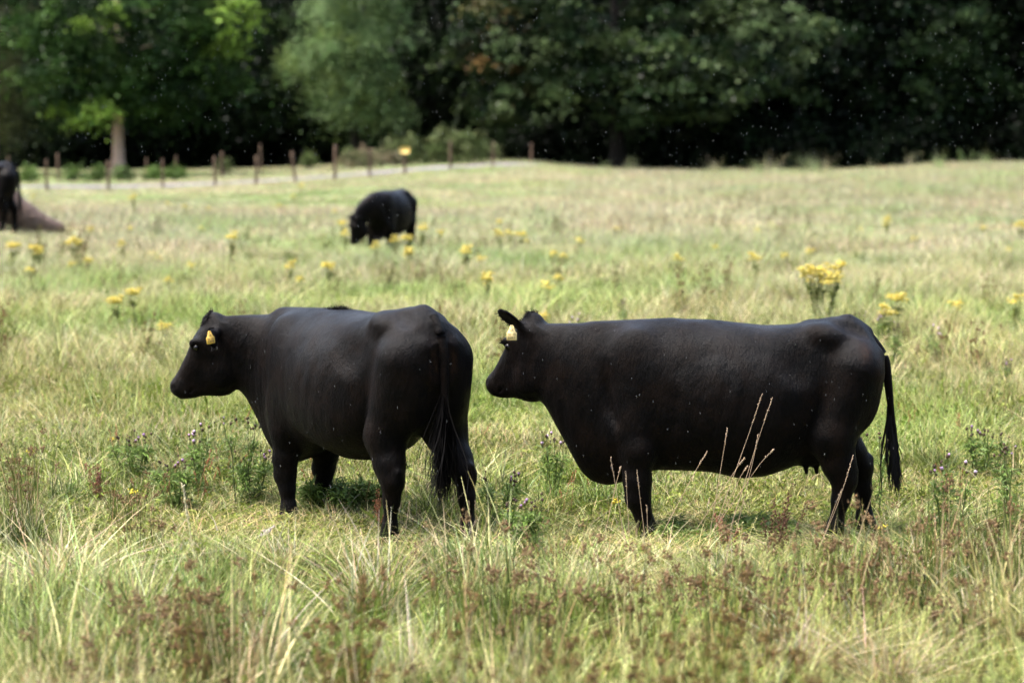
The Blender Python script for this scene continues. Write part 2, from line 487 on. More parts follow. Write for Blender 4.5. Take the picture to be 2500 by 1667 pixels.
def shift(leg, dx_hoof, start=1):
    """swing the lower leg fore (positive) or aft by dx_hoof pixels, blending from the joint `start`"""
    z0 = leg[start][1]; z1 = leg[-1][1]
    return [(a - dx_hoof * max(0, (b - z0) / (z1 - z0)), b, y, r) for a, b, y, r in leg]
def coat_material(name, base, sheen_col, rust=True, brown=None):
    m, nt, out = new_mat(name)
    tc = N(nt, 'ShaderNodeTexCoord')
    p = N(nt, 'ShaderNodeBsdfPrincipled')
    L = nt.links
    mp = N(nt, 'ShaderNodeMapping'); mp.inputs['Scale'].default_value = (1.0, 1.0, 0.30)
    L.new(tc.outputs['Object'], mp.inputs['Vector'])
    fur = N(nt, 'ShaderNodeTexNoise'); fur.inputs['Scale'].default_value = 62; fur.inputs['Detail'].default_value = 6; fur.inputs['Roughness'].default_value = 0.75
    L.new(mp.outputs[0], fur.inputs['Vector'])
    patch = N(nt, 'ShaderNodeTexNoise'); patch.inputs['Scale'].default_value = 7; patch.inputs['Detail'].default_value = 6; patch.inputs['Roughness'].default_value = 0.62
    L.new(tc.outputs['Object'], patch.inputs['Vector'])
    # base colour: near black, slightly browner in patches, rusty beside the tail head
    mx = N(nt, 'ShaderNodeMix', data_type='RGBA')
    mx.inputs[6].default_value = (*base, 1); mx.inputs[7].default_value = (*(brown or [base[0] * 3.4, base[1] * 2.4, base[2] * 1.7]), 1)
    r1 = N(nt, 'ShaderNodeMapRange'); r1.inputs[1].default_value = 0.42; r1.inputs[2].default_value = 0.72
    L.new(patch.outputs['Fac'], r1.inputs[0]); L.new(r1.outputs[0], mx.inputs[0])
    col = mx.outputs[2]
    if rust:
        att = N(nt, 'ShaderNodeAttribute', attribute_name='rust')
        mul = N(nt, 'ShaderNodeMath', operation='MULTIPLY')
        r2 = N(nt, 'ShaderNodeMapRange'); r2.inputs[1].default_value = 0.35; r2.inputs[2].default_value = 0.62
        L.new(fur.outputs['Fac'], r2.inputs[0])
        L.new(att.outputs['Fac'], mul.inputs[0]); L.new(r2.outputs[0], mul.inputs[1])
        m2 = N(nt, 'ShaderNodeMix', data_type='RGBA')
        m2.inputs[7].default_value = (.028, .013, .006, 1)
        L.new(mul.outputs[0], m2.inputs[0]); L.new(col, m2.inputs[6])
        col = m2.outputs[2]
    L.new(col, p.inputs['Base Color'])
    rr = N(nt, 'ShaderNodeMapRange'); rr.inputs[3].default_value = 0.38; rr.inputs[4].default_value = 0.62
    rr.inputs[1].default_value = .3; rr.inputs[2].default_value = .7
    L.new(patch.outputs['Fac'], rr.inputs[0])
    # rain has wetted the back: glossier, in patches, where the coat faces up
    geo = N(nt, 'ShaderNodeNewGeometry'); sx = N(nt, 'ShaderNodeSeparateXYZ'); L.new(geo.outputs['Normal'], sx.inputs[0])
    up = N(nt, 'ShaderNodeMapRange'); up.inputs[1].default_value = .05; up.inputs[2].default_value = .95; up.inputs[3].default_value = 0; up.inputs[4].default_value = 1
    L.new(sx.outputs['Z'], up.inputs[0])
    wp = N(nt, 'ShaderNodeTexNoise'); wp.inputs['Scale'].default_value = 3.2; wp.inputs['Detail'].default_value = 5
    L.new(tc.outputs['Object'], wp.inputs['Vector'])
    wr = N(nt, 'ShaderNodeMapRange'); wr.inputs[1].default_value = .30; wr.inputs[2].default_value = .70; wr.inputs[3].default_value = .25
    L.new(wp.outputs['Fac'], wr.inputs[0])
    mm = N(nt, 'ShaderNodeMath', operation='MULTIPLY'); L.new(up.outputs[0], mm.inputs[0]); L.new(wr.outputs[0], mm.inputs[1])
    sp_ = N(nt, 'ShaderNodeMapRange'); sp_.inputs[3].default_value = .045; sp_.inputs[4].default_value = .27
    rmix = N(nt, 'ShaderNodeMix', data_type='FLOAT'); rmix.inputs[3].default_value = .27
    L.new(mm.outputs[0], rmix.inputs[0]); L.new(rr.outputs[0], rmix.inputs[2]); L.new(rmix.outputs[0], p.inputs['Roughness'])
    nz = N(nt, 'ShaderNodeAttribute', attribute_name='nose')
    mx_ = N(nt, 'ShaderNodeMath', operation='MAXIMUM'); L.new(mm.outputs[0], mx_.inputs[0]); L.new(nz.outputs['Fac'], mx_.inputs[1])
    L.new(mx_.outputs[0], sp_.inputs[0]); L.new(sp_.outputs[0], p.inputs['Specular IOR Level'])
    p.inputs['Sheen Weight'].default_value = 0.010
    p.inputs['Sheen Roughness'].default_value = 0.45
    p.inputs['Sheen Tint'].default_value = (*sheen_col, 1)
    b = N(nt, 'ShaderNodeBump'); b.inputs['Strength'].default_value = 0.85; b.inputs['Distance'].default_value = 0.012
    L.new(fur.outputs['Fac'], b.inputs['Height'])
    b2 = N(nt, 'ShaderNodeBump'); b2.inputs['Strength'].default_value = 0.5; b2.inputs['Distance'].default_value = 0.03
    n3 = N(nt, 'ShaderNodeTexNoise'); n3.inputs['Scale'].default_value = 14; n3.inputs['Detail'].default_value = 3
    mp3 = N(nt, 'ShaderNodeMapping'); mp3.inputs['Scale'].default_value = (1.0, 1.0, 0.5); mp3.inputs['Rotation'].default_value = (0, .5, 0)
    L.new(tc.outputs['Object'], mp3.inputs['Vector']); L.new(mp3.outputs[0], n3.inputs['Vector'])
    L.new(n3.outputs['Fac'], b2.inputs['Height'])
    L.new(b2.outputs[0], b.inputs['Normal'])
    L.new(b.outputs[0], p.inputs['Normal'])
    L.new(p.outputs[0], out.inputs[0])
    return m

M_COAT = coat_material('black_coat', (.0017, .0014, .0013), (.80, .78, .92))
M_COAT_BROWN = coat_material('brown_coat', (.13, .092, .075), (.9, .85, .85), rust=False, brown=(.19, .14, .12))
M_EYE = principled('eye', (.003, .002, .002), rough=.12, spec=.45)
M_HAIR = principled('black_hair', (.004, .0035, .0035), rough=.5, spec=.12)
M_TAG_PALE = principled('ear_tag_pale_yellow', (.86, .68, .30), rough=.4)
M_TAG_YELLOW = principled('ear_tag_yellow', (.78, .50, .10), rough=.4)
M_INK = principled('ear_tag_ink', (.16, .11, .05), rough=.6)

def hair_lock(root, direction, length, width, curl, rng, n=7):
    """one flat tapering lock of hair as a thin strip"""
    d = np.array(direction, dtype=float); d /= np.linalg.norm(d)
    side = np.cross(d, [0.3, 1, .2]); side /= np.linalg.norm(side)
    up = np.cross(side, d)
    ph = rng.uniform(0, 6.28); amp = curl * length
    V = []
    for i in range(n):
        t = i / (n - 1)
        c = np.array(root) + d * length * t + (side * math.sin(ph + t * 5.5) + up * math.cos(ph * 1.7 + t * 4)) * amp * t
        c[2] -= 0.12 * length * t * t
        w = width * (1 - t ** 1.6) + .0006
        V += [c - side * w, c + up * w * .5, c + side * w]
    Q = []
    for i in range(n - 1):
        for j in (0, 1):
            Q.append([3 * i + j, 3 * i + j + 1, 3 * i + 4 + j, 3 * i + 3 + j])
    return np.array(V), np.array(Q)

def make_cow(spec, coat):
    name = spec['name']
    root = empty(name, spec['loc'], spec['rz'])
    V, Q, H, ears, O, U, Vv = cow_geometry(spec)
    rng = random.Random(spec.get('seed', 1))
    rust = np.zeros(len(V))
    for c, r in spec.get('rust', []):
        c = np.array(c)
        rust = np.maximum(rust, np.exp(-(((V - c) / np.array(r)) ** 2).sum(1)))
    def warp(A):
        A = np.array(np.atleast_2d(np.array(A, dtype=float)))
        if spec.get('lift'): A[:, 2] += spec['lift'] * sstep(.25, -.75, A[:, 0]) * sstep(.55, 1.15, A[:, 2])
        for kind, *a in spec.get('bends', []):
            A = bend_yaw(A, *a) if kind == 'yaw' else bend_pitch(A, *a)
        return A * spec.get('scale', 1.0)
    # the tail belongs to the skin: a second field joined at the root keeps it fine
    tp = spec.get('tail')
    parts = [(warp(V), Q)]
    if tp:
        pts = np.array([P(a, b, y) for a, b, y, r in tp]); rad = np.array([r for *_, r in tp])
        tt = np.linspace(0, 1, 40); k = np.linspace(0, 1, len(pts))
        pp = np.stack([np.interp(tt, k, pts[:, i]) for i in range(3)], 1)
        for _ in range(4):
            pp[1:-1] = .25 * pp[:-2] + .5 * pp[1:-1] + .25 * pp[2:]
        if spec.get('lift'): pp[:, 2] += spec['lift'] * sstep(.55, 1.15, pp[:, 2])
        rr = np.interp(tt, k, rad)
        tv, tq = strip_tube(pp, rr, 10)
        parts.append((tv * spec.get('scale', 1.0), tq))
    V2, Q2 = join_np(parts)
    me = mesh_np('body', V2, Q2, smooth=True)
    ru = np.zeros(len(V2), dtype=np.float32); ru[:len(V)] = rust
    if tp: ru[len(V):] = .08
    at_ = me.attributes.new('rust', 'FLOAT', 'POINT'); at_.data.foreach_set('value', ru)
    nz = np.zeros(len(V2), dtype=np.float32); nz[:len(V)] = sstep(.060, .04, np.linalg.norm(V - H(.505, .0, 0), axis=1))
    at_ = me.attributes.new('nose', 'FLOAT', 'POINT'); at_.data.foreach_set('value', nz)
    link_mesh('body', me, coat, root)
    if spec.get('simple'):
        return root
    # eyes
    for sy in (1, -1):
        c = H(.185, .022, .093 * sy)
        sv, sq = [], []
        for i in range(9):
            for j in range(12):
                th, ph = math.pi * i / 8, 2 * math.pi * j / 12
                sv.append(c + np.array((math.sin(th) * math.cos(ph), math.sin(th) * math.sin(ph), math.cos(th))) * .021)
        for i in range(8):
            for j in range(12):
                sq.append([i * 12 + j, i * 12 + (j + 1) % 12, (i + 1) * 12 + (j + 1) % 12, (i + 1) * 12 + j])
        link_mesh('eye', mesh_np('eye', warp(sv), np.array(sq), smooth=True), M_EYE, root)
    lashes = []
    for sy in (1, -1):
        for _ in range(14):
            b = H(.17 + rng.uniform(-.015, .012), .045, (.112) * sy)
            lashes.append(hair_lock(b, U * .3 + Vv * .6 + np.array((0, .9 * sy, 0)), .035, .0022, .15, rng, 4))
    lv, lq = join_np(lashes)
    tag(link_mesh('eyelashes', mesh_np('eyelashes', warp(lv), lq), M_HAIR, root), kind='stuff')
    # fringe of hair on ears and poll, and other tufts
    fr = []
    for bpt, d, side, nrm in ears:
        for _ in range(120):
            u = rng.uniform(-.09, .085); sgn = rng.choice((-1, 1))
            wdt = .056 * math.sqrt(max(0.0, 1 - (u / .095) ** 2)) * sgn
            fr.append(hair_lock(bpt + d * u + side * wdt * .9, side * sgn * .7 + d * .8 + nrm * rng.uniform(-.2, .5), rng.uniform(.012, .030), .0022, .1, rng, 4))
    for _ in range(260):
        b = H(rng.uniform(-.05, .05), .065, rng.uniform(-.06, .06))
        fr.append(hair_lock(b, Vv * rng.uniform(.1, .7) + U * rng.uniform(-.3, 1.0) + np.array((0, rng.uniform(-.6, .6), 0)), rng.uniform(.018, .034), .003, .2, rng, 5))
    for c0, c1, n, d, ln in spec.get('tufts', []):
        c0 = np.array(P(*c0)); c1 = np.array(P(*c1))
        for _ in range(n):
            t = rng.random()
            b = c0 + (c1 - c0) * t + np.array((0, rng.gauss(0, .015), 0))
            fr.append(hair_lock(b, np.array(d) + np.array([rng.gauss(0, .35) for _ in range(3)]), ln * (0.4 + 0.6 * math.sin(math.pi * min(1, max(0, t)))) * rng.uniform(.6, 1.1), .003, .12, rng, 5))
    fv, fq = join_np(fr)
    tag(link_mesh('hair_tufts', mesh_np('hair_tufts', warp(fv), fq), M_HAIR, root), kind='stuff')
    # tail switch
    if tp and spec.get('switch'):
        sw = []
        tipi = spec['switch']
        for _ in range(tipi['n']):
            t = rng.uniform(tipi.get('from', .55), 1.0)
            i = int(t * 39)
            b = pp[i] + np.array([rng.gauss(0, .006) for _ in range(3)])
            ln = (pp[i][2] - tipi['zend']) * rng.uniform(.55, 1.05) if t < .9 else rng.uniform(.6, 1.1) * max(.08, pp[i][2] - tipi['zend'])
            sp = tipi.get('spread', .16)
            dx = tipi.get('dir', (0, 0))
            sw.append(hair_lock(b, (dx[0] + rng.gauss(0, sp), dx[1] + rng.gauss(0, sp), -1), max(.06, ln), rng.uniform(.003, .007), tipi.get('curl', .05), rng, 9))
        wv, wq = join_np(sw)
        tag(link_mesh('tail_switch', mesh_np('tail_switch', wv * spec.get('scale', 1.0), wq, smooth=True), M_HAIR, root), kind='stuff')
    # ear tags
    prof = [(-.5, 0), (.5, 0), (.56, .05), (.56, .52), (.40, .62), (.28, .80), (.22, .95), (.12, 1.03), (-.12, 1.03), (-.22, .95), (-.28, .80), (-.40, .62), (-.56, .52), (-.56, .05)]
    for k, tg in enumerate(spec.get('tags', [])):
        ei = 0 if tg['ear'] == 'L' else 1
        bpt, d, side, nrm = ears[ei]
        hang = warp([bpt + d * tg.get('along', 0) + side * tg.get('across', 0) + nrm * tg.get('out', .02)])[0] + np.array(tg.get('off', (0, 0, 0)))
        Wd, Hh, th = tg.get('w', .058), tg.get('h', .082), .0025
        # local frame of the tag: X right, Z up, Y normal (facing out)
        fz = R(tg['yaw']); tilt = R(tg.get('tilt', 0)); roll = R(tg.get('roll', 0))
        M = Euler((tilt, roll, fz), 'XYZ').to_matrix()
        A = []
        for yy in (-th, th):
            for px, pz in prof:
                A.append(np.array(M @ Vector((px * Wd * .9, yy, (pz - 1.0) * Hh))) + hang)
        n = len(prof)
        f1 = np.array([list(range(n - 1, -1, -1)), list(range(n, 2 * n))])
        f2 = np.array([[i, (i + 1) % n, n + (i + 1) % n, n + i] for i in range(n)])
        to = link_mesh('ear_tag', mesh_np('ear_tag', np.array(A), [f1, f2]), tg['mat'], root)
        # stud
        sv, sq = strip_tube([np.array(M @ Vector((0, -.006, -.006))) + hang, np.array(M @ Vector((0, .006, -.006))) + hang], [.008, .008], 8)
        link_mesh('stud', mesh_np('stud', sv, [sq, np.array([list(range(8)), list(range(15, 7, -1))])]), tg['mat'], to)
        for txt, zz, size in tg.get('text', []):
            cu = bpy.data.curves.new('print', 'FONT')
            cu.body = txt; cu.size = size; cu.align_x = 'CENTER'; cu.extrude = .0004
            to2 = bpy.data.objects.new('tmp', cu); COL.objects.link(to2)
            dg = bpy.context.evaluated_depsgraph_get()
            tm = bpy.data.meshes.new_from_object(to2.evaluated_get(dg))
            bpy.data.objects.remove(to2)
            MM = Matrix.Translation(Vector(hang)) @ M.to_4x4() @ Matrix.Translation((0, -th - .0006, (zz - 1.0) * Hh)) @ Matrix.Rotation(R(90), 4, 'X')
            tm.transform(MM); tm.name = 'printed_number'
            tm.materials.clear()
            link_mesh('printed_number', tm, M_INK, to)
    return root

def solve_loc(px, py, dist):
    """ground point at that distance ahead whose column is px"""
    x = (px - 1250) / FPX * dist
    return x, dist

EAR_REST = dict(dir=(-.25, 1, .05), face=(.9, .1, -.35), len=.19)

# the cow on the right, side on to the camera, head turned a little away
cow_right = dict(
    name='cow', loc=(0, 0, 0), rz=math.pi, res=.0095, seed=3, neck=.05, hdz=.048, hdx=-.05, scale=1.008, sag=.02,
    frontL=LEG_FL, frontR=shift(LEG_FL, -10), hindL=LEG_HL, hindR=shift(LEG_HR, -22),
    head_pitch=50, bends=[('yaw', .62, .98, R(-36))],
    earL=dict(dir=(.75, .45, .62), face=(.6, .8, 0), len=.17), earR=dict(dir=(.6, .7, .05), face=(.9, .2, 0), len=.17), earv=.0,
    tail=[(1972, 752, 0, .036), (2004, 785, 0, .034), (2034, 825, 0, .030), (2041, 870, 0, .026), (2047, 920, 0, .022), (2053, 970, 0, .018), (2058, 1020, 0, .013), (2063, 1060, 0, .008)],
    switch=dict(n=170, zend=.34, spread=.07, curl=.045, dir=(-.06, 0)),
    rust=[(P(1975, 800, .2), (.045, .3, .06)), (P(2014, 850, .1), (.035, .3, .12))],
    tags=[dict(ear='L', yaw=180, tilt=0, roll=0, mat=M_TAG_PALE, along=-.085, out=.03, across=.02, off=(.045, .065, .05), w=.060, h=.088, text=[('1341', .12, .022), ('700 142', .36, .014), ('UK', .62, .016)]),
          dict(ear='R', yaw=70, tilt=10, roll=0, mat=M_TAG_YELLOW, along=-.02, w=.055, h=.08)],
    tufts=[((1948, 735), (1958, 733), 14, (-.3, 0, 1), .035)])

cow_left = dict(
    name='cow', loc=(0, 0, 0), rz=R(180 - 53), udder=False, sag=-.04, dip=.04, res=.0095, seed=5, neck=.09, fat=1.0, scale=1.015, hdz=-.03, lift=.06,
    frontL=[(a, b, y * .85, r * .92) for a, b, y, r in shift(LEG_FL, 8)], frontR=[(a, b, y * .85, r * .92) for a, b, y, r in shift(LEG_FL, 80)], hindL=[(a, b, y, r * .92) for a, b, y, r in shift(LEG_HL, -18)], hindR=[(a, b, y, r * .92) for a, b, y, r in shift(LEG_HR, -28)],
    head_pitch=58, bends=[('yaw', .46, .86, R(52))],
    earL=dict(dir=(.1, 1, -.35), face=(.9, .1, -.35), len=.17), earR=dict(dir=(-.2, 1, -.15), face=(.9, .1, -.35), len=.17), earv=-.03,
    tail=[(1985, 752, 0, .036), (2012, 785, 0, .034), (2026, 825, 0, .030), (2030, 870, 0, .026), (2032, 920, 0, .022), (2034, 970, 0, .018), (2036, 1020, 0, .013), (2038, 1050, .02, .008)],
    switch=dict(n=420, zend=.30, spread=.13, curl=.11, dir=(0, 0.06), **{'from': .5}),
    rust=[(P(2016, 850, .07), (.08, .028, .10)), (P(2016, 850, -.07), (.08, .025, .08))],
    tags=[dict(ear='L', yaw=-105, tilt=0, roll=-8, mat=M_TAG_YELLOW, along=-.02, out=.02, off=(-.13, .085, .05), w=.052, h=.080, text=[('1398', .12, .020), ('700 142', .34, .013), ('UK', .60, .015)])],
    tufts=[((1540, 742), (1650, 745), 520, (-.6, 0, .8), .06), ((1880, 1075), (1845, 1060), 60, (0, 0, -1), .05)])

x_, y_ = solve_loc(1700, 0, 14.25)
cow_right['loc'] = (x_, y_, 0)
x_, y_ = solve_loc(826, 0, 14.8)
cow_left['loc'] = (x_, y_, 0)
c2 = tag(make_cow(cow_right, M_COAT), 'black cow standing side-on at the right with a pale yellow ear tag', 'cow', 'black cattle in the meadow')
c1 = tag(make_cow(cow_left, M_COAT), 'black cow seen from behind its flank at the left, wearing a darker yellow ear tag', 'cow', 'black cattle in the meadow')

# the cow grazing far back, three-quarter view towards the camera
x_, y_ = solve_loc(945, 0, 47.0)
cow_grazing = dict(
    name='cow', loc=(x_, y_, float(ground_z(x_, y_)) - .02), rz=R(180 + 73), res=.016, scale=.98, seed=8, neck=.12, fat=1.0, udder=False,
    frontL=shift(LEG_FL, 10), frontR=shift(LEG_FL, -12), hindL=LEG_HL, hindR=LEG_HR,
    head_pitch=22, bends=[('pitch', .50, .98, R(62), 1.05), ('yaw', .35, .9, R(-38))],
    earL=dict(dir=(-.2, 1, .2), face=(.9, .1, -.35), len=.17), earR=dict(dir=(-.2, 1, .2), face=(.9, .1, -.35), len=.17),
    tail=[(1985, 752, 0, .036), (2014, 785, 0, .034), (2032, 830, 0, .030), (2038, 900, 0, .024), (2042, 980, 0, .02), (2046, 1060, 0, .03), (2048, 1110, 0, .008)])
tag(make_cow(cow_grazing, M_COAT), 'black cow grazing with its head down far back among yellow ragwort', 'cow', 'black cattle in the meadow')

# the cow cut off by the left edge of the picture
x_, y_ = -11.62, 51.0
cow_edge = dict(
    name='cow', loc=(x_, y_, float(ground_z(x_, y_)) - .02), rz=R(184), res=.016, seed=9, neck=.1, scale=1.1, udder=False,
    frontL=LEG_FL, frontR=LEG_FL, hindL=shift(LEG_HL, -8), hindR=LEG_HR,
    head_pitch=50, bends=[], earL=dict(dir=(-.2, 1, .1), face=(.9, .1, -.35), len=.17), earR=dict(dir=(-.2, 1, .1), face=(.9, .1, -.35), len=.17),
    tail=[(1985, 752, 0, .036), (2014, 785, 0, .034), (2032, 830, 0, .030), (2036, 900, 0, .026), (2038, 980, 0, .03), (2042, 1060, 0, .035), (2050, 1130, 0, .01)])
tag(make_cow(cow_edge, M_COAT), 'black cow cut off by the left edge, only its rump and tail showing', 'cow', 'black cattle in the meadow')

def lying_animal():
    x0, y0 = -11.75, 51.9
    root = empty('cow', (x0, y0, float(ground_z(x0 + .8, y0)) - .02), 0)
    F = Field((-1.4, -.7, -.1), (2.1, .7, 1.0), .016)
    F.ell((-.25, 0, .36), (.95, .42, .42), None, .1)
    F.ell((.35, 0, .42), (.45, .33, .34), None, .12)
    F.ell((-.8, .2, .28), (.4, .25, .3), None, .08)
    F.chain([(.45, 0, .52, .32), (.85, -.02, .42, .27), (1.2, -.03, .26, .20), (1.42, -.03, .19, .16)], .08)
    F.chain([(1.38, -.03, .19, .15), (1.62, -.03, .14, .11), (1.85, -.03, .09, .085)], .05)
    F.chain([(.35, -.25, .22, .10), (.75, -.36, .10, .06), (.45, -.42, .06, .05)], .05)
    F.chain([(-.7, -.3, .22, .14), (-.2, -.46, .12, .08), (-.55, -.52, .06, .05)], .05)
    for sy in (1, -1):
        F.ell((1.36, -.03 + .15 * sy, .26), (.04, .08, .03), None, .03)
        F.ell((1.50, -.03 + .075 * sy, .2), (.05, .03, .03), None, .03)
    V, Q = F.skin(2)
    link_mesh('body', mesh_np('body', V * np.array((1.12, 1.1, 1.42)), Q, smooth=True), M_COAT_BROWN, root)
    tag(root, 'brown cow lying down with its neck stretched along the grass behind the black rump', 'cow')
lying_animal()
# ------------------------------------------------------------------ ground and track
def attr_node(nt, name, kind='GEOMETRY'):
    return N(nt, 'ShaderNodeAttribute', attribute_name=name, attribute_type=kind)

def ground_material():
    m, nt, out = new_mat('turf_soil'); L = nt.links
    tc = N(nt, 'ShaderNodeTexCoord'); p = N(nt, 'ShaderNodeBsdfPrincipled')
    a = N(nt, 'ShaderNodeTexNoise'); a.inputs['Scale'].default_value = .6; a.inputs['Detail'].default_value = 8
    b = N(nt, 'ShaderNodeTexNoise'); b.inputs['Scale'].default_value = 30; b.inputs['Detail'].default_value = 6
    L.new(tc.outputs['Object'], a.inputs['Vector']); L.new(tc.outputs['Object'], b.inputs['Vector'])
    r = N(nt, 'ShaderNodeValToRGB'); e = r.color_ramp.elements
    e[0].position = .3; e[0].color = (.030, .036, .012, 1); e[1].position = .7; e[1].color = (.085, .070, .035, 1)
    mx = N(nt, 'ShaderNodeMath', operation='ADD'); mx2 = N(nt, 'ShaderNodeMath', operation='MULTIPLY'); mx2.inputs[1].default_value = .5
    L.new(a.outputs['Fac'], mx.inputs[0]); L.new(b.outputs['Fac'], mx.inputs[1]); L.new(mx.outputs[0], mx2.inputs[0]); L.new(mx2.outputs[0], r.inputs[0])
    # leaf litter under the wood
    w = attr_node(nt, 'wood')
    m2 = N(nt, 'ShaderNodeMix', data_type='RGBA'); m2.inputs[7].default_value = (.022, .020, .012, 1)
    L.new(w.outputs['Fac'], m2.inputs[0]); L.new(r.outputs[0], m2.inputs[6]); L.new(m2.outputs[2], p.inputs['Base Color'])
    p.inputs['Roughness'].default_value = .95; p.inputs['Specular IOR Level'].default_value = .1
    bp = N(nt, 'ShaderNodeBump'); bp.inputs['Strength'].default_value = .8; bp.inputs['Distance'].default_value = .05
    L.new(b.outputs['Fac'], bp.inputs['Height']); L.new(bp.outputs[0], p.inputs['Normal'])
    L.new(p.outputs[0], out.inputs[0]); return m

def wood_edge(x):
    """distance at which the wood begins"""
    x = np.asarray(x, dtype=float)
    return 146 - 22 * sstep(-4, 3, x) + 3 * np.sin(x * .3)

def build_ground():
    xs = np.unique(np.concatenate([np.linspace(-420, -60, 25), np.linspace(-60, 60, 161), np.linspace(60, 420, 25)]))
    ys = np.unique(np.concatenate([np.linspace(-40, 5, 8), np.linspace(5, 40, 90), np.linspace(40, 200, 140), np.linspace(200, 700, 40)]))
    X, Y = np.meshgrid(xs, ys, indexing='ij')
    Z = ground_z(X, Y)
    V = np.stack([X, Y, Z], -1).reshape(-1, 3)
    nx, ny = len(xs), len(ys)
    i, j = np.meshgrid(np.arange(nx - 1), np.arange(ny - 1), indexing='ij')
    a = (i * ny + j).ravel()
    Q = np.stack([a, a + ny, a + ny + 1, a + 1], 1)
    me = mesh_np('ground', V, Q, smooth=True)
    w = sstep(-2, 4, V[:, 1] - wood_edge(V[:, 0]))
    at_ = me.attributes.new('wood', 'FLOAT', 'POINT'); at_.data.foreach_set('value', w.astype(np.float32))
    tag(link_mesh('ground', me, ground_material()), kind='structure')
build_ground()

# farm track: a grey gravelled strip running up to the right between the fences
def at_ground(px, py):
    z = 0.0
    d = ray_dir(px, py); o = np.array([0, 0, CAM_H])
    ts = np.linspace(8, 300, 6000) / d[1]
    pts = o + d * ts[:, None]
    g = ground_z(pts[:, 0], pts[:, 1])
    k = np.argmax(pts[:, 2] < g)
    return pts[k] if k else o + d * ts[-1]

TRACK = [(-30, 104, 2.2), (-24, 101.5, 2.2), (-18.5, 99.5, 2.2), (-14, 99.5, 2.3), (-11, 101, 2.5), (-8.5, 103.5, 2.6), (-6, 106.5, 2.6), (-3.5, 111, 2.8), (-1, 117, 3.2), (1.5, 123, 3.2), (4, 130, 3.2), (8, 140, 3.2)]
def track_center(x):
    T = np.array(TRACK); return np.interp(x, T[:, 0], T[:, 1])
def build_track():
    T = np.array(TRACK); xs = np.linspace(T[0, 0], T[-1, 0], 90)
    c = np.stack([xs, np.interp(xs, T[:, 0], T[:, 1])], 1)
    for _ in range(10): c[1:-1] = .25 * c[:-2] + .5 * c[1:-1] + .25 * c[2:]
    w = np.interp(xs, T[:, 0], T[:, 2])
    d = np.gradient(c, axis=0); d /= np.linalg.norm(d, axis=1)[:, None]; nrm = np.stack([-d[:, 1], d[:, 0]], 1)
    cols = np.linspace(-.5, .5, 7); V = []
    for i in range(len(xs)):
        for k in cols:
            q = c[i] + nrm[i] * w[i] * k * (1 + .05 * math.sin(i * 1.3 + k))
            V.append((q[0], q[1], float(ground_z(q[0], q[1])) + .05 + .05 * (1 - (2 * k) ** 2)))
    Q = [(i * 7 + j, i * 7 + j + 1, (i + 1) * 7 + j + 1, (i + 1) * 7 + j) for i in range(len(xs) - 1) for j in range(6)]
    m = principled('wet_gravel', (.21, .185, .21), rough=.5, spec=.5, noise=.25, nscale=2.5, bump=.5, bscale=12)
    tag(link_mesh('track', mesh_np('track', np.array(V), np.array(Q), smooth=True), m), kind='structure')
    return c
TRACK_LINE = build_track()

# ------------------------------------------------------------------ leaves and grass, materials
def plant_material(name, col_attr=True, tint=True, base=(.1, .12, .04), transl=.22, gloss=.02, rough=.45, gain=1.0):
    m, nt, out = new_mat(name); L = nt.links
    if col_attr:
        a = attr_node(nt, 'Col'); col = a.outputs['Color']
    else:
        rgb = N(nt, 'ShaderNodeRGB'); rgb.outputs[0].default_value = (*base, 1); col = rgb.outputs[0]
    if tint:
        t = attr_node(nt, 'tint', 'INSTANCER')
        mx = N(nt, 'ShaderNodeMix', data_type='RGBA', blend_type='MULTIPLY'); mx.inputs[0].default_value = 1
        L.new(col, mx.inputs[6]); L.new(t.outputs['Color'], mx.inputs[7]); col = mx.outputs[2]
    d = N(nt, 'ShaderNodeBsdfDiffuse'); tr = N(nt, 'ShaderNodeBsdfTranslucent'); g = N(nt, 'ShaderNodeBsdfGlossy')
    g.inputs['Roughness'].default_value = rough; g.inputs['Color'].default_value = (1, 1, 1, 1)
    L.new(col, d.inputs['Color']); L.new(col, tr.inputs['Color'])
    m1 = N(nt, 'ShaderNodeMixShader'); m1.inputs[0].default_value = transl
    L.new(d.outputs[0], m1.inputs[1]); L.new(tr.outputs[0], m1.inputs[2])
    m2 = N(nt, 'ShaderNodeMixShader'); m2.inputs[0].default_value = gloss
    L.new(m1.outputs[0], m2.inputs[1]); L.new(g.outputs[0], m2.inputs[2])
    L.new(m2.outputs[0], out.inputs[0]); return m

M_GRASS = plant_material('grass_blades', gloss=.018, rough=.35)
M_PLANT = plant_material('plant_leaves', tint=False, gloss=.02)

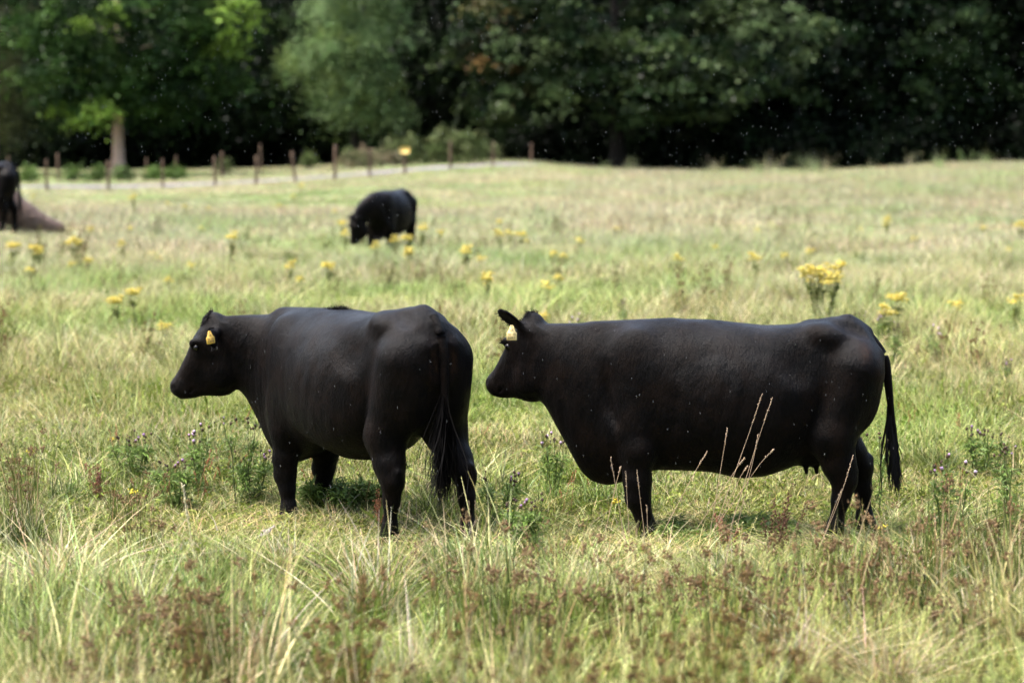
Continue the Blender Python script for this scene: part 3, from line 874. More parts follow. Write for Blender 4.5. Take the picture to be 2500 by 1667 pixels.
def blades(rng, n, rad, h, w, lean=.5, droop=.3, seg=3, cols=None, cw=None, dirbias=None, disc=True, wtop=0.0, base_h=0.0):
    """n curved blades as one strip mesh: returns verts, quads, colours"""
    r = rad * np.sqrt(rng.rand(n)); th = rng.rand(n) * 6.2832
    bx, by = r * np.cos(th), r * np.sin(th)
    hh = h[0] + (h[1] - h[0]) * rng.rand(n) ** 1.3
    az = rng.rand(n) * 6.2832
    if dirbias is not None:
        az = dirbias + rng.randn(n) * .8
    ln = lean * rng.rand(n) ** .8 * hh
    dx, dy = np.cos(az), np.sin(az)
    fa = az + np.pi / 2 + rng.randn(n) * .7
    sx, sy = np.cos(fa), np.sin(fa)
    ww = w * (.6 + .8 * rng.rand(n))
    V, C = [], []
    cols = np.array(cols); pick = rng.choice(len(cols), n, p=cw)
    c0 = cols[pick] * (.45 + .95 * rng.rand(n, 1)); c0 = c0 * (1 + .08 * rng.randn(n, 3))
    c0 = np.clip(c0, 0, .9)
    dr = droop * rng.rand(n)
    for i in range(seg + 1):
        t = i / seg
        ox = ln * t ** 1.8; z = hh * (t - dr * t ** 3 * .6) + base_h
        wd = ww * ((1 - t ** 1.7) * (1 - wtop) + wtop * .5) * .5 + .0002
        cxp = bx + dx * ox; cyp = by + dy * ox
        for s in (-1, 1):
            V.append(np.stack([cxp + s * sx * wd, cyp + s * sy * wd, z], 1))
            C.append(c0)
    V = np.stack(V, 1); C = np.stack(C, 1)        # n, 2(seg+1), 3
    k = 2 * (seg + 1)
    q = np.array([[2 * i, 2 * i + 1, 2 * i + 3, 2 * i + 2] for i in range(seg)])
    Q = (np.arange(n)[:, None, None] * k + q[None]).reshape(-1, 4)
    tips = V[:, -2:].mean(1)
    dirs = np.stack([dx, dy], 1)
    return V.reshape(-1, 3), Q, C.reshape(-1, 3), tips, (bx, by, hh, ln, dx, dy, dr)

def specks(rng, pts, size, elong, cols, spread=None, up=True):
    """small four-sided spindles at points: seeds, florets, buds"""
    n = len(pts); pts = np.array(pts)
    d = rng.randn(n, 3) * .45; d[:, 2] += 1 if up else 0; d /= np.linalg.norm(d, axis=1)[:, None]
    a = np.cross(d, [0.3, .2, 1.0]); a /= np.linalg.norm(a, axis=1)[:, None] + 1e-9; b = np.cross(d, a)
    s = size * (.6 + .8 * rng.rand(n, 1))
    V = np.stack([pts - d * s * elong, pts + a * s, pts + b * s, pts - a * s, pts - b * s, pts + d * s * elong], 1)
    f = np.array([[0, 2, 1], [0, 3, 2], [0, 4, 3], [0, 1, 4], [5, 1, 2], [5, 2, 3], [5, 3, 4], [5, 4, 1]])
    Q = (np.arange(n)[:, None, None] * 6 + f[None]).reshape(-1, 3)
    cols = np.array(cols); c = cols[rng.choice(len(cols), n)] * (.7 + .6 * rng.rand(n, 1))
    return V.reshape(-1, 3), Q, np.repeat(c, 6, 0)

def leaflets(rng, pts, dirs, length, width, cols, curl=.2):
    """pointed leaves: a folded pair of triangles/quads from pts along dirs"""
    n = len(pts); pts = np.array(pts); d = np.array(dirs, dtype=float); d /= np.linalg.norm(d, axis=1)[:, None] + 1e-9
    up = np.tile([0, 0, 1.0], (n, 1)) + rng.randn(n, 3) * .35
    s = np.cross(d, up); s /= np.linalg.norm(s, axis=1)[:, None] + 1e-9; u = np.cross(s, d)
    L = length * (.6 + .8 * rng.rand(n, 1)); W = width * (.7 + .6 * rng.rand(n, 1)) * .5
    base = pts; mid = pts + d * L * .45 + u * L * curl * .25; tip = pts + d * L - u * L * curl
    V = np.stack([base, mid - s * W + u * W * .4, tip, mid + s * W + u * W * .4, mid], 1)
    f = np.array([[0, 4, 1], [1, 4, 2], [0, 3, 4], [4, 3, 2]])
    Q = (np.arange(n)[:, None, None] * 5 + f[None]).reshape(-1, 3)
    cols = np.array(cols); c = cols[rng.choice(len(cols), n)] * (.75 + .5 * rng.rand(n, 1))
    return V.reshape(-1, 3), Q, np.repeat(c, 5, 0)

def merge(parts):
    V, C, Q3, Q4, off = [], [], [], [], 0
    for v, q, c in parts:
        V.append(v); C.append(c); (Q4 if q.shape[1] == 4 else Q3).append(q + off); off += len(v)
    faces = []
    if Q4: faces.append(np.concatenate(Q4))
    if Q3: faces.append(np.concatenate(Q3))
    return np.concatenate(V), faces, np.concatenate(C)

GREEN = [(.13, .17, .025), (.19, .235, .045), (.07, .10, .015), (.26, .30, .09)]
PALE = [(.46, .47, .23), (.60, .59, .38), (.36, .39, .17)]
STRAW = [(.62, .54, .34), (.70, .63, .45), (.46, .36, .20), (.58, .45, .32)]
BROWN = [(.15, .09, .04), (.10, .06, .028), (.20, .125, .06)]
DARKG = [(.045, .070, .013), (.065, .095, .018), (.09, .125, .026)]

def scatter(name, protos, pts, rot, scl, idx, tint, label_kind='stuff'):
    """one object that instances the prototype meshes on points"""
    col = bpy.data.collections.new(name + '_pieces')
    for i, (me) in enumerate(protos):
        o = bpy.data.objects.new('%s_piece_%02d' % (name, i), me); col.objects.link(o)
    me = bpy.data.meshes.new(name); n = len(pts)
    me.vertices.add(n); me.vertices.foreach_set('co', np.asarray(pts, dtype=np.float32).ravel())
    def put(nm, typ, arr, key):
        a = me.attributes.new(nm, typ, 'POINT'); a.data.foreach_set(key, np.asarray(arr).ravel())
    put('rot', 'FLOAT_VECTOR', np.asarray(rot, dtype=np.float32), 'vector')
    put('scl', 'FLOAT_VECTOR', np.asarray(scl, dtype=np.float32), 'vector')
    put('idx', 'INT', np.asarray(idx, dtype=np.int32), 'value')
    put('tint', 'FLOAT_VECTOR', np.asarray(tint, dtype=np.float32), 'vector')
    o = bpy.data.objects.new(name, me); COL.objects.link(o); tag(o, kind=label_kind)
    ng = bpy.data.node_groups.new(name, 'GeometryNodeTree')
    ng.interface.new_socket('Geometry', in_out='INPUT', socket_type='NodeSocketGeometry')
    ng.interface.new_socket('Geometry', in_out='OUTPUT', socket_type='NodeSocketGeometry')
    gi = ng.nodes.new('NodeGroupInput'); go = ng.nodes.new('NodeGroupOutput')
    ci = ng.nodes.new('GeometryNodeCollectionInfo'); ci.inputs['Collection'].default_value = col
    ci.inputs['Separate Children'].default_value = True; ci.inputs['Reset Children'].default_value = True
    ip = ng.nodes.new('GeometryNodeInstanceOnPoints'); ip.inputs['Pick Instance'].default_value = True
    def na(nm, typ):
        a = ng.nodes.new('GeometryNodeInputNamedAttribute'); a.data_type = typ; a.inputs['Name'].default_value = nm
        return a.outputs['Attribute']
    ng.links.new(gi.outputs[0], ip.inputs['Points']); ng.links.new(ci.outputs[0], ip.inputs['Instance'])
    ng.links.new(na('idx', 'INT'), ip.inputs['Instance Index'])
    er = ng.nodes.new('FunctionNodeEulerToRotation'); ng.links.new(na('rot', 'FLOAT_VECTOR'), er.inputs[0])
    ng.links.new(er.outputs[0], ip.inputs['Rotation']); ng.links.new(na('scl', 'FLOAT_VECTOR'), ip.inputs['Scale'])
    ng.links.new(ip.outputs[0], go.inputs[0])
    md = o.modifiers.new('scatter', 'NODES'); md.node_group = ng
    return o
# ------------------------------------------------------------------ meadow
rs = np.random.RandomState(11)
def proto(parts, name, mat=None):
    v, f, c = merge(parts); me = mesh_np(name, v, f, c); me.materials.append(mat or M_GRASS); return me

def turf_patch(k):                      # short mixed sward, half a metre across
    a = blades(rs, 300, .27, (.04, .17), .0062, .9, .5, 3, GREEN + PALE[:1], None)
    b = blades(rs, 90, .27, (.06, .20), .0042, 1.2, .6, 3, STRAW)
    pts = np.stack([rs.uniform(-.25, .25, 120), rs.uniform(-.25, .25, 120), rs.uniform(.02, .10, 120)], 1)
    dr = rs.randn(120, 3); dr[:, 2] = np.abs(dr[:, 2]) * .6
    c = leaflets(rs, pts, dr, .045, .016, GREEN)
    return [a[:3], b[:3], c]
def tuft(k):                            # taller green tussock with pale tips
    a = blades(rs, 130, .12, (.14, .38), .0055, .95, .5, 4, GREEN + PALE, None)
    b = blades(rs, 40, .12, (.2, .45), .0045, 1.0, .5, 4, STRAW)
    return [a[:3], b[:3]]
def flat_tuft(k):                       # grass laid over by the wind and rain
    b0 = rs.rand() * 6.28
    a = blades(rs, 150, .14, (.12, .26), .0050, 2.4, .9, 4, GREEN + PALE + STRAW, None, dirbias=b0)
    return [a[:3]]
def flower_stems(k, col=STRAW, n=16, h=(.35, .62), head=PALE, rad=.16, sw=.0040):
    a = blades(rs, n, rad, h, sw, .42, .15, 5, col, None, wtop=.6)
    bx, by, hh, ln, dx, dy, dr = a[4]
    pts = []
    for i in range(n):
        for j in range(13):
            t = .76 + .24 * j / 12
            ox = ln[i] * t ** 1.8; z = hh[i] * (t - dr[i] * t ** 3 * .6)
            pts.append((bx[i] + dx[i] * ox + rs.randn() * .0035, by[i] + dy[i] * ox + rs.randn() * .0035, z))
    s = specks(rs, pts, .0028, 3.2, head)
    return [a[:3], s]
def rush(k, n=46, h=(.35, .75), rad=.10):
    a = blades(rs, n, rad, h, .0052, .40, .05, 4, DARKG + GREEN[:2] + [(.30, .22, .10)], None)
    bx, by, hh, ln, dx, dy, dr = a[4]; pts = []
    for i in range(n):
        if rs.rand() < .62:
            t = rs.uniform(.72, .9); ox = ln[i] * t ** 1.8; z = hh[i] * (t - dr[i] * t ** 3 * .6)
            c = np.array((bx[i] + dx[i] * ox, by[i] + dy[i] * ox, z))
            for _ in range(13): pts.append(c + rs.randn(3) * (.009, .009, .010))
    return [a[:3], specks(rs, pts, .0050, 1.5, BROWN)]
def herb(k, n=9, h=.28, cols=GREEN + DARKG, ll=.055, lw=.014, rad=.10):
    parts = []; a = blades(rs, n, rad, (h * .6, h), .005, .4, .1, 3, DARKG + GREEN, None, wtop=.8)
    parts.append(a[:3]); bx, by, hh, ln, dx, dy, dr = a[4]; P_, D_ = [], []
    for i in range(n):
        for j in range(26):
            t = .12 + .88 * j / 25; ox = ln[i] * t ** 1.8; z = hh[i] * (t - dr[i] * t ** 3 * .6); az = j * 2.4 + rs.rand()
            P_.append((bx[i] + dx[i] * ox, by[i] + dy[i] * ox, z)); D_.append((math.cos(az), math.sin(az), .55 + .3 * rs.randn()))
    parts.append(leaflets(rs, P_, D_, ll, lw, cols)); return parts
def lush(k):                            # broad bright blades
    return [blades(rs, 150, .16, (.12, .30), .009, .8, .5, 4, GREEN, None)[:3]]
def tall_wisps(k):                      # thin tall grasses of the foreground
    a = blades(rs, 60, .16, (.26, .62), .0080, .85, .35, 5, GREEN[:2] + PALE + STRAW[:2] + DARKG, None)
    b = blades(rs, 26, .16, (.40, .75), .0052, .6, .3, 5, STRAW, None, wtop=.3)
    return [a[:3], b[:3]]
def coarse(k, green=True):              # a wide swatch for the far meadow, blades as seen from afar
    cols = (GREEN + PALE + STRAW) if green else (STRAW + PALE + BROWN[2:] + PALE + GREEN[1:2])
    a = blades(rs, 330, .55, (.12, .36), .014, .8, .4, 2, cols, None)
    b = blades(rs, 60, .55, (.3, .55), .009, .4, .2, 3, STRAW + BROWN[:1], None, wtop=.9)
    return [a[:3], b[:3]]

def build_meadow():
    # which prototype sits at which index
    P_ = []
    def reg(fn, cnt, **kw):
        i0 = len(P_)
        for k in range(cnt): P_.append(proto(fn(k, **kw), 'sward'))
        return list(range(i0, i0 + cnt))
    turf = reg(turf_patch, 4); tf = reg(tuft, 4); fl = reg(flat_tuft, 3); st = reg(flower_stems, 4)
    ru = reg(rush, 3); he = reg(herb, 4); lu = reg(lush, 2)
    rusty = reg(flower_stems, 1, col=[(.26, .08, .05), (.30, .12, .08)], n=4, h=(.25, .45), head=[(.30, .09, .06), (.36, .14, .09)], rad=.05)
    dark = reg(flower_stems, 2, col=BROWN, n=7, h=(.3, .55), head=BROWN, rad=.14, sw=.0026)
    tall = reg(tall_wisps, 4)
    def far_h(x, y):
        short = sstep(6, -2, x) * sstep(62, 76, y) + .0 * x     # grazed down along the track
        return (.30 + .45 * vnoise(x, y, 6, 3)) * (1 - .72 * short)
    co = reg(coarse, 4); cs = reg(coarse, 3, green=False)
    pts, idx, scl, tint = [], [], [], []
    def trample(x, y):                  # beaten down around the two far animals
        return 1 - .75 * np.exp(-((x + 10.8) / 2.0) ** 2 - ((y - 50.5) / 3) ** 2) - .45 * np.exp(-((x + 2.6) / 2.0) ** 2 - ((y - 45.5) / 3.5) ** 2)
    def inside(x, y, pad=1.4):
        return np.abs(x) < .2118 * y + pad
    def sow(dens, y0, y1, ids, prob, s=(.8, 1.25), hs=None, tn=None, pad=1.4, maxn=10**6):
        xw = .2118 * y1 + pad; n = int(dens * 2 * xw * (y1 - y0))
        x = rs.uniform(-xw, xw, n); y = rs.uniform(y0, y1, n)
        m = inside(x, y, pad) & (rs.rand(n) < prob(x, y))
        # nothing grows on the gravel or inside the wood
        tcy = track_center(x); m &= ~((np.abs(y - tcy) < 1.7) & (y > 90)); m &= y < wood_edge(x) + 2
        x, y = x[m], y[m]; n = len(x)
        z = ground_z(x, y) - .01
        pts.append(np.stack([x, y, z], 1)); idx.append(rs.choice(ids, n))
        sc = rs.uniform(*s, n); hh = sc * (hs(x, y) if hs is not None else 1.0) * trample(x, y) * (1 - .45 * np.exp(-((y - 14.0) / .75) ** 2))
        scl.append(np.stack([sc, sc, hh], 1))
        g = vnoise(x, y, 1.3, 1); g2 = vnoise(x, y, .35, 2); big = vnoise(x, y, 6, 4)
        grn = sstep(.45, .7, vnoise(x, y, 2.3, 51))[:, None] * np.array([[-.16, .0, -.24]])
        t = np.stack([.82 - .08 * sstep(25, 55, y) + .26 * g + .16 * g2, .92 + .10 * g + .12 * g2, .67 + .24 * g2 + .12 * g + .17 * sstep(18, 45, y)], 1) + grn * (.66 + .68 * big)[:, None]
        if tn is not None: t = t * tn(x, y)
        tint.append(t * (1 + .06 * rs.randn(n, 1)))
    near_cow = lambda x, y: np.exp(-(((y - 14.9) / 1.5) ** 2))
    front = lambda x, y: sstep(12.6, 11.2, y)
    one = lambda x, y: np.ones_like(x)
    wet = lambda x, y: vnoise(x, y, 1.7, 8)
    dry = lambda x, y: vnoise(x, y, 2.2, 9)
    hlow = lambda x, y: (.45 + 1.2 * vnoise(x, y, .9, 12)) * (1 - .45 * near_cow(x, y)) * (1 + .5 * sstep(16.5, 21, y))
    # the near ground, from below the frame to just behind the two cows
    sow(46, 8.2, 22, turf, one, (.8, 1.3), hlow)
    sow(16, 8.2, 24, tf, lambda x, y: np.clip(.12 + 1.3 * (wet(x, y) - .35) - .35 * near_cow(x, y), .05, 1), (.7, 1.2), lambda x, y: (.50 + .45 * front(x, y) + .35 * sstep(16, 21, y)) * (.8 + .5 * vnoise(x, y, 1.1, 3)))
    sow(13, 8.2, 24, fl, lambda x, y: np.clip(1.6 * (dry(x, y) - .35), .05, 1), (.8, 1.5), None)
    sow(5, 8.2, 22, tf, lambda x, y: np.clip(4 * (vnoise(x, y, .55, 71) - .6), 0, 1), (.9, 1.3), lambda x, y: .8 + .0 * x, tn=lambda x, y: np.tile([[.40, .52, .32]], (len(x), 1)))
    sow(7, 8.2, 24, st, lambda x, y: np.clip(.05 + 1.3 * (dry(x, y) - .40) - .5 * near_cow(x, y) + .25 * front(x, y), 0.02, 1), (.6, 1.05), lambda x, y: .62 + .4 * sstep(16, 22, y) + .3 * front(x, y))
    sow(1.1, 8.2, 24, dark, lambda x, y: np.clip(2 * (wet(x, y) - .45), 0, 1), (.6, .9))
    sow(6, 8.4, 22, he, lambda x, y: np.clip(1.7 * (vnoise(x, y, .8, 21) - .45), 0, 1), (.5, 1.0))
    sow(8, 8.4, 30, lu, lambda x, y: np.clip(2.2 * (vnoise(x, y, 1.1, 31) - .45), 0, 1), (.6, 1.0))
    sow(.5, 9, 20, rusty, one, (.6, 1.0))
    # the middle distance, out to the grazing cow
    sow(17, 21, 50, turf + turf + tf, lambda x, y: sstep(20.5, 24, y), (1.2, 1.9), lambda x, y: .45 + .6 * vnoise(x, y, 2, 3))
    sow(30, 21, 26, turf, lambda x, y: sstep(26, 22, y), (1.0, 1.5), lambda x, y: .7 + .6 * vnoise(x, y, 1.5, 3))
    sow(11, 8.2, 13.0, tall, lambda x, y: front(x, y) * np.clip(4 * (vnoise(x, y, 1.0, 41) - .45), 0, 1), (.7, 1.15), pad=.8)
    sow(7, 7.7, 9.9, tall + ru, lambda x, y: np.clip(3 * (vnoise(x, y, 1.0, 43) - .3), 0, 1), (.95, 1.25), pad=.5)
    sow(1.6, 12.5, 40, tall, lambda x, y: np.clip(2.6 * (vnoise(x, y, 1.6, 41) - .45), 0, 1) * (1 - .7 * near_cow(x, y)), (.6, .85))
    sow(5, 21, 52, st, lambda x, y: np.clip(.06 + 1.3 * (vnoise(x, y, 3.1, 9) - .42), .03, 1), (.7, 1.1), lambda x, y: .55 + .4 * vnoise(x, y, 3, 2))
    sow(1.6, 21, 52, dark + ru[:1], lambda x, y: np.clip(2.2 * (vnoise(x, y, 3.3, 14) - .55), 0, 1), (.8, 1.2))
    sow(1.6, 22, 48, he, lambda x, y: np.clip(1.6 * (vnoise(x, y, 1.8, 21) - .45), 0, 1), (.8, 1.5))
    # the far meadow
    sow(3.2, 44, 160, co, lambda x, y: np.clip(1.35 - cs_w(x, y), .15, 1), (.9, 1.5), far_h, pad=6)
    sow(3.2, 44, 160, cs, lambda x, y: np.clip(cs_w(x, y), .1, 1), (.9, 1.5), far_h, pad=6)
    sow(.30, 50, 125, dark, lambda x, y: np.clip(2.5 * (vnoise(x, y, 5, 14) - .42), 0, 1) * sstep(-2, 4, x), (1.6, 2.4), lambda x, y: np.full_like(x, .4), pad=6)
    sow(.5, 108, 124, tall + st, lambda x, y: sstep(3, 7, x) * np.clip(3 * (vnoise(x, y, 2, 61) - .6), 0, 1), (1.2, 2.0), pad=4)
    spots = [(-6.6, 33, 2.2, 4.5), (-3.5, 36, 1.5, 3), (4.5, 45, 1.2, 4), (9, 62, 3, 5), (17, 58, 4, 6), (13, 80, 5, 7), (3.5, 40, .8, 2)]
    bsp = lambda x, y: sum(np.exp(-((x - a) / c) ** 2 - ((y - b) / d) ** 2) for a, b, c, d in spots)
    sow(3.0, 25, 95, dark + st[:1], lambda x, y: np.clip(bsp(x, y), 0, 1), (.9, 1.4), lambda x, y: np.full_like(x, .75), pad=3)
    p = np.concatenate(pts); n = len(p)
    rot = np.stack([rs.randn(n) * .06, rs.randn(n) * .06, rs.rand(n) * 6.2832], 1)
    print('meadow points', n)
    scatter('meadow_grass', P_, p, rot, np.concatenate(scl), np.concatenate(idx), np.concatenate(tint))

def cs_w(x, y):                         # how strawy the far meadow is
    return .25 + .9 * vnoise(x, y, 9, 6) * sstep(-20, 10, x + 4) + .35 * (vnoise(x, y, 4, 7) - .5)
build_meadow()
# ------------------------------------------------------------------ trees
rt = np.random.RandomState(23)
M_BARK = principled('bark', (.012, .010, .008), rough=.9, spec=.2, noise=.5, nscale=5, bump=.8, bscale=14)  # near-black colour carries the shade under the crowns
M_BARK_PALE = principled('pale_bark', (.52, .37, .29), rough=.85, spec=.25, noise=.55, nscale=4, bump=.6, bscale=12)
M_LEAF = plant_material('tree_leaves', tint=False, transl=.22, gloss=.012, rough=.4)
M_LEAF_FAR = plant_material('wood_leaves', tint=True, transl=.12, gloss=.006, rough=.5)

def sublobes(rng, lobes, n, r, keep=.55):
    """break big lobes into many boughs sticking out of them"""
    L = np.array(lobes, dtype=float); out = [tuple(l[:3]) + tuple(l[3:] * keep) for l in L]
    w = (L[:, 3] * L[:, 4]) / (L[:, 3] * L[:, 4]).sum()
    for _ in range(n):
        k = rng.choice(len(L), p=w); d = rng.randn(3); d[1] -= .5; d /= np.linalg.norm(d)
        c = L[k, :3] + d * L[k, 3:] * .80; s = r * rng.uniform(.65, 1.35)
        out.append((c[0], c[1], c[2], s * 1.15, s, s * .62))
    return out

def crown(rng, lobes, ncl, per, cs, leaf, cols, droop=.4, elong=1.0, aspect=.6, inner=.55, zmin=None, flat=.6):
    L = np.array(lobes, dtype=float)
    vol = np.cbrt(L[:, 3] * L[:, 4] * L[:, 5]) ** 2
    k = rng.choice(len(L), ncl, p=vol / vol.sum())
    d = rng.randn(ncl, 3); d /= np.linalg.norm(d, axis=1)[:, None]
    r = inner + (1.04 - inner) * rng.rand(ncl) ** .45
    wob = 1 + .24 * np.sin(d[:, 0] * 5 + k) * np.cos(d[:, 2] * 6 + 2 * k) + .06 * rng.randn(ncl)
    c = L[k, :3] + d * L[k, 3:6] * (r * wob)[:, None]
    if zmin is not None:
        c[:, 2] = np.maximum(c[:, 2], zmin + rng.rand(ncl) * .7)
    cc = np.array(cols)[rng.choice(len(cols), ncl)] * (.5 + 1.0 * rng.rand(ncl, 1))
    n = ncl * per
    ci = np.repeat(np.arange(ncl), per)
    off = rng.randn(n, 3) * cs * np.array([1, 1, flat]) * (.7 + .6 * rng.rand(ncl))[ci][:, None]
    off[:, 2] *= elong
    off[:, 2] -= droop * (off[:, 0] ** 2 + off[:, 1] ** 2) / cs * .5
    p = c[ci] + off
    out = d[ci] * .5 + rng.randn(n, 3) * .55; out[:, 2] -= .25
    u = out / np.linalg.norm(out, axis=1)[:, None]
    t = rng.randn(n, 3); t[:, 2] += -.6; v = np.cross(u, t); v /= np.linalg.norm(v, axis=1)[:, None] + 1e-9; w = np.cross(v, u)
    s = leaf * (.6 + .8 * rng.rand(n, 1))
    V = np.stack([p - w * s, p - v * s * aspect, p + w * s, p + v * s * aspect], 1).reshape(-1, 3)
    Q = np.arange(n * 4).reshape(-1, 4)
    C = np.repeat(cc[ci] * (.8 + .4 * rng.rand(n, 1)), 4, 0)
    return V, Q, np.clip(C, 0, .6)

def limbs(rng, h, r0, n, spread, first=.25, lean=(0, 0)):
    parts = []
    zz = np.linspace(-.3, h, 9); wob = rng.randn(9, 2) * .06 * h / 8; wob[0] = 0; wob = np.cumsum(wob, 0) * .5
    tr = np.stack([wob[:, 0] + lean[0] * zz, wob[:, 1] + lean[1] * zz, zz], 1)
    rad = r0 * (1 - .75 * np.linspace(0, 1, 9)); rad[0] *= 1.5; rad[1] *= 1.05
    parts.append(strip_tube(tr, rad, 12))
    for i in range(n):
        t = first + (1 - first) * (i + .5) / n
        b = np.array([np.interp(t * h, zz, tr[:, k]) for k in range(3)])
        az = i * 2.4 + rng.rand(); ln = spread * (1 - .5 * t) * rng.uniform(.7, 1.1)
        pts = [b + np.array((math.cos(az) * ln * s, math.sin(az) * ln * s, ln * (.55 * s - .25 * s * s))) + rng.randn(3) * .06 * s for s in np.linspace(0, 1, 6)]
        rr = r0 * .42 * (1 - .7 * t) * np.linspace(1, .15, 6)
        parts.append(strip_tube(pts, rr, 7))
    return join_np(parts)

def tree(name, label, x, y, lobes, trunk, leafargs, bark, group='trees at the edge of the wood', rz=0, reuse=None):
    root = empty(name, (x, y, float(ground_z(x, y)) - .05), rz)
    if reuse:
        for ch in reuse.children:
            c = ch.copy(); COL.objects.link(c); c.parent = root
    else:
        v, q = limbs(rt, **trunk)
        link_mesh('trunk', mesh_np('trunk', v, q, smooth=True), bark, root)
        v, q, c = crown(rt, lobes, **leafargs)
        link_mesh('crown', mesh_np('crown', v, q, c), M_LEAF, root)
    tag(root, label, 'tree', group)
    return root

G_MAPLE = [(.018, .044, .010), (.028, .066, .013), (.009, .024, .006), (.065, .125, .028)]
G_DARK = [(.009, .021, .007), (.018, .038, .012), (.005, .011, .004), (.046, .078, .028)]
G_WILLOW = [(.14, .23, .085), (.20, .29, .125), (.08, .13, .04), (.14, .20, .055)]
G_OLIVE = [(.10, .12, .045), (.14, .16, .07), (.05, .06, .024)]
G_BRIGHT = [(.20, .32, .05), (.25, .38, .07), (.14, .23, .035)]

# maple with the pale trunk, left
t_maple = tree('maple_tree', 'broadleaf tree with a bare pale trunk and bright green lower leaves, at the left', -20.6, 127,
     sublobes(rt, [(0, 0, 8.5, 6.2, 5.0, 5.6), (4.6, -.5, 7.2, 2.8, 2.6, 3.0), (-2.2, -2, 5.6, 3.0, 2.4, 2.4), (2.4, 0, 5.3, 2.8, 2.6, 2.2), (-.2, -2.4, 5.6, 2.0, 1.2, 2.2)], 70, 1.1, .78),
     dict(h=11, r0=.34, n=9, spread=5.0, first=.32), dict(ncl=640, per=66, cs=.44, leaf=.125, cols=G_MAPLE, zmin=2.5, inner=.62, flat=.45), M_BARK_PALE)
v, q, c = crown(rt, [(-2.0, -2.6, 4.4, 1.3, .8, 1.5), (5.9, -1.5, 8.2, 1.5, 1.0, 2.2), (-.6, -3, 3.6, .9, .6, .7), (.2, -4, 8.6, 1.2, .8, 1.0)], ncl=54, per=60, cs=.34, leaf=.12, cols=G_BRIGHT, flat=.5)  # brighter leaf colour paints the highlights on the crown
link_mesh('painted_bright_foliage', mesh_np('painted_bright_foliage', v, q, c), M_LEAF, t_maple)

# grey-green willow, middle left
tree('willow_tree', 'rounded grey-green willow whose branches hang almost to the grass, left of centre', -8.9, 138,
     sublobes(rt, [(0, 0, 6.9, 2.9, 2.8, 3.6), (.8, -.3, 4.2, 2.1, 2.0, 2.1), (-1.3, 0, 6.0, 1.8, 1.7, 1.6), (.3, 0, 10, 2.5, 2.4, 3.0)], 46, 1.15, .78),
     dict(h=9, r0=.26, n=8, spread=3.2, first=.15), dict(ncl=560, per=72, cs=.34, leaf=.11, cols=G_WILLOW, zmin=1.9, inner=.5, aspect=.35, elong=1.5, droop=.8), M_BARK)

# drooping olive tree cut by the left edge
tree('birch_tree', 'olive green tree with hanging foliage cut off by the left edge', -28.6, 130,
     [(0, 0, 7.2, 2.9, 2.9, 5.0), (.6, -1, 4.6, 2.4, 2.0, 2.4), (-2, 0, 9, 3, 3, 4)],
     dict(h=11, r0=.24, n=8, spread=3.0, first=.2), dict(ncl=420, per=74, cs=.40, leaf=.11, cols=G_OLIVE, zmin=2.1, inner=.68, aspect=.35, elong=2.2, droop=.8), M_BARK)

# the broad spreading tree over the right half
t_big = tree('chestnut_tree', 'broad dark green tree with a few rust tinted sprays, right of centre', 5.6, 129,
     sublobes(rt, [(0, 0, 8.6, 8.6, 6.5, 6.4), (-5.0, -1.5, 6.2, 3.6, 3.0, 3.6), (4.5, -2.5, 5.0, 4.2, 3.0, 2.7), (9.0, -1.0, 5.6, 3.2, 2.6, 2.6), (0, -3.5, 5.4, 3.6, 2.4, 2.6)], 90, 1.3, .72),
     dict(h=12, r0=.45, n=12, spread=7.0, first=.2), dict(ncl=860, per=66, cs=.44, leaf=.15, cols=G_DARK + [(.06, .09, .03)], zmin=2.2, inner=.6, flat=.38), M_BARK)
v, q, c = crown(rt, [(-6.2, -3.4, 7.0, 2.4, 1.2, 2.6)], ncl=26, per=34, cs=.36, leaf=.12, cols=[(.11, .085, .03), (.13, .08, .03), (.09, .09, .03)], flat=.5)
link_mesh('rusty_foliage', mesh_np('rusty_foliage', v, q, c), M_LEAF, t_big)
v, q, c = crown(rt, [(-4.4, -4.6, 5.4, 2.8, 1.0, 2.8), (3.6, -5.3, 5.2, 3.6, .8, .8), (7.5, -4, 6.5, 2.5, 1, 2.5)], ncl=70, per=44, cs=.34, leaf=.12, cols=[(.075, .115, .045), (.10, .14, .06)], flat=.4)  # paler leaf colour stands in for light on the boughs
link_mesh('painted_lit_foliage', mesh_np('painted_lit_foliage', v, q, c), M_LEAF, t_big)

t_r = tree('beech_tree', 'very dark tree rising behind the field edge at the far right', 21.5, 136,
     [(0, 0, 8.0, 5.6, 5.0, 6.2), (-3.0, -1, 5.2, 3.0, 2.6, 2.8), (3.0, -1, 4.6, 3.0, 2.6, 2.4)],
     dict(h=12, r0=.4, n=9, spread=5.0, first=.2), dict(ncl=620, per=54, cs=.55, leaf=.15, cols=G_DARK, zmin=2.0, inner=.7, flat=.45), M_BARK)
t_d = tree('beech_tree', 'dark tree filling the gap between the pale trunk and the willow', -13.6, 151,
     [(0, 0, 8.0, 5.0, 4.6, 6.2), (-2.5, -1, 5.0, 2.8, 2.4, 3.0), (2.5, -1, 4.6, 2.8, 2.4, 2.8)],
     dict(h=12, r0=.4, n=9, spread=4.0, first=.2), dict(ncl=460, per=54, cs=.6, leaf=.16, cols=[(.006, .014, .005), (.010, .022, .007), (.004, .009, .004)], zmin=1.2, inner=.5, flat=.5), M_BARK)  # leaf colours darkened to hold the shade of the gap
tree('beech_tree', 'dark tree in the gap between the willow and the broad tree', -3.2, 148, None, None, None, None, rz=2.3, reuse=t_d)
tree('beech_tree', 'dark tree behind the right-hand cow, between the broad tree and the far right', 15.0, 147, None, None, None, None, rz=3.9, reuse=t_r)
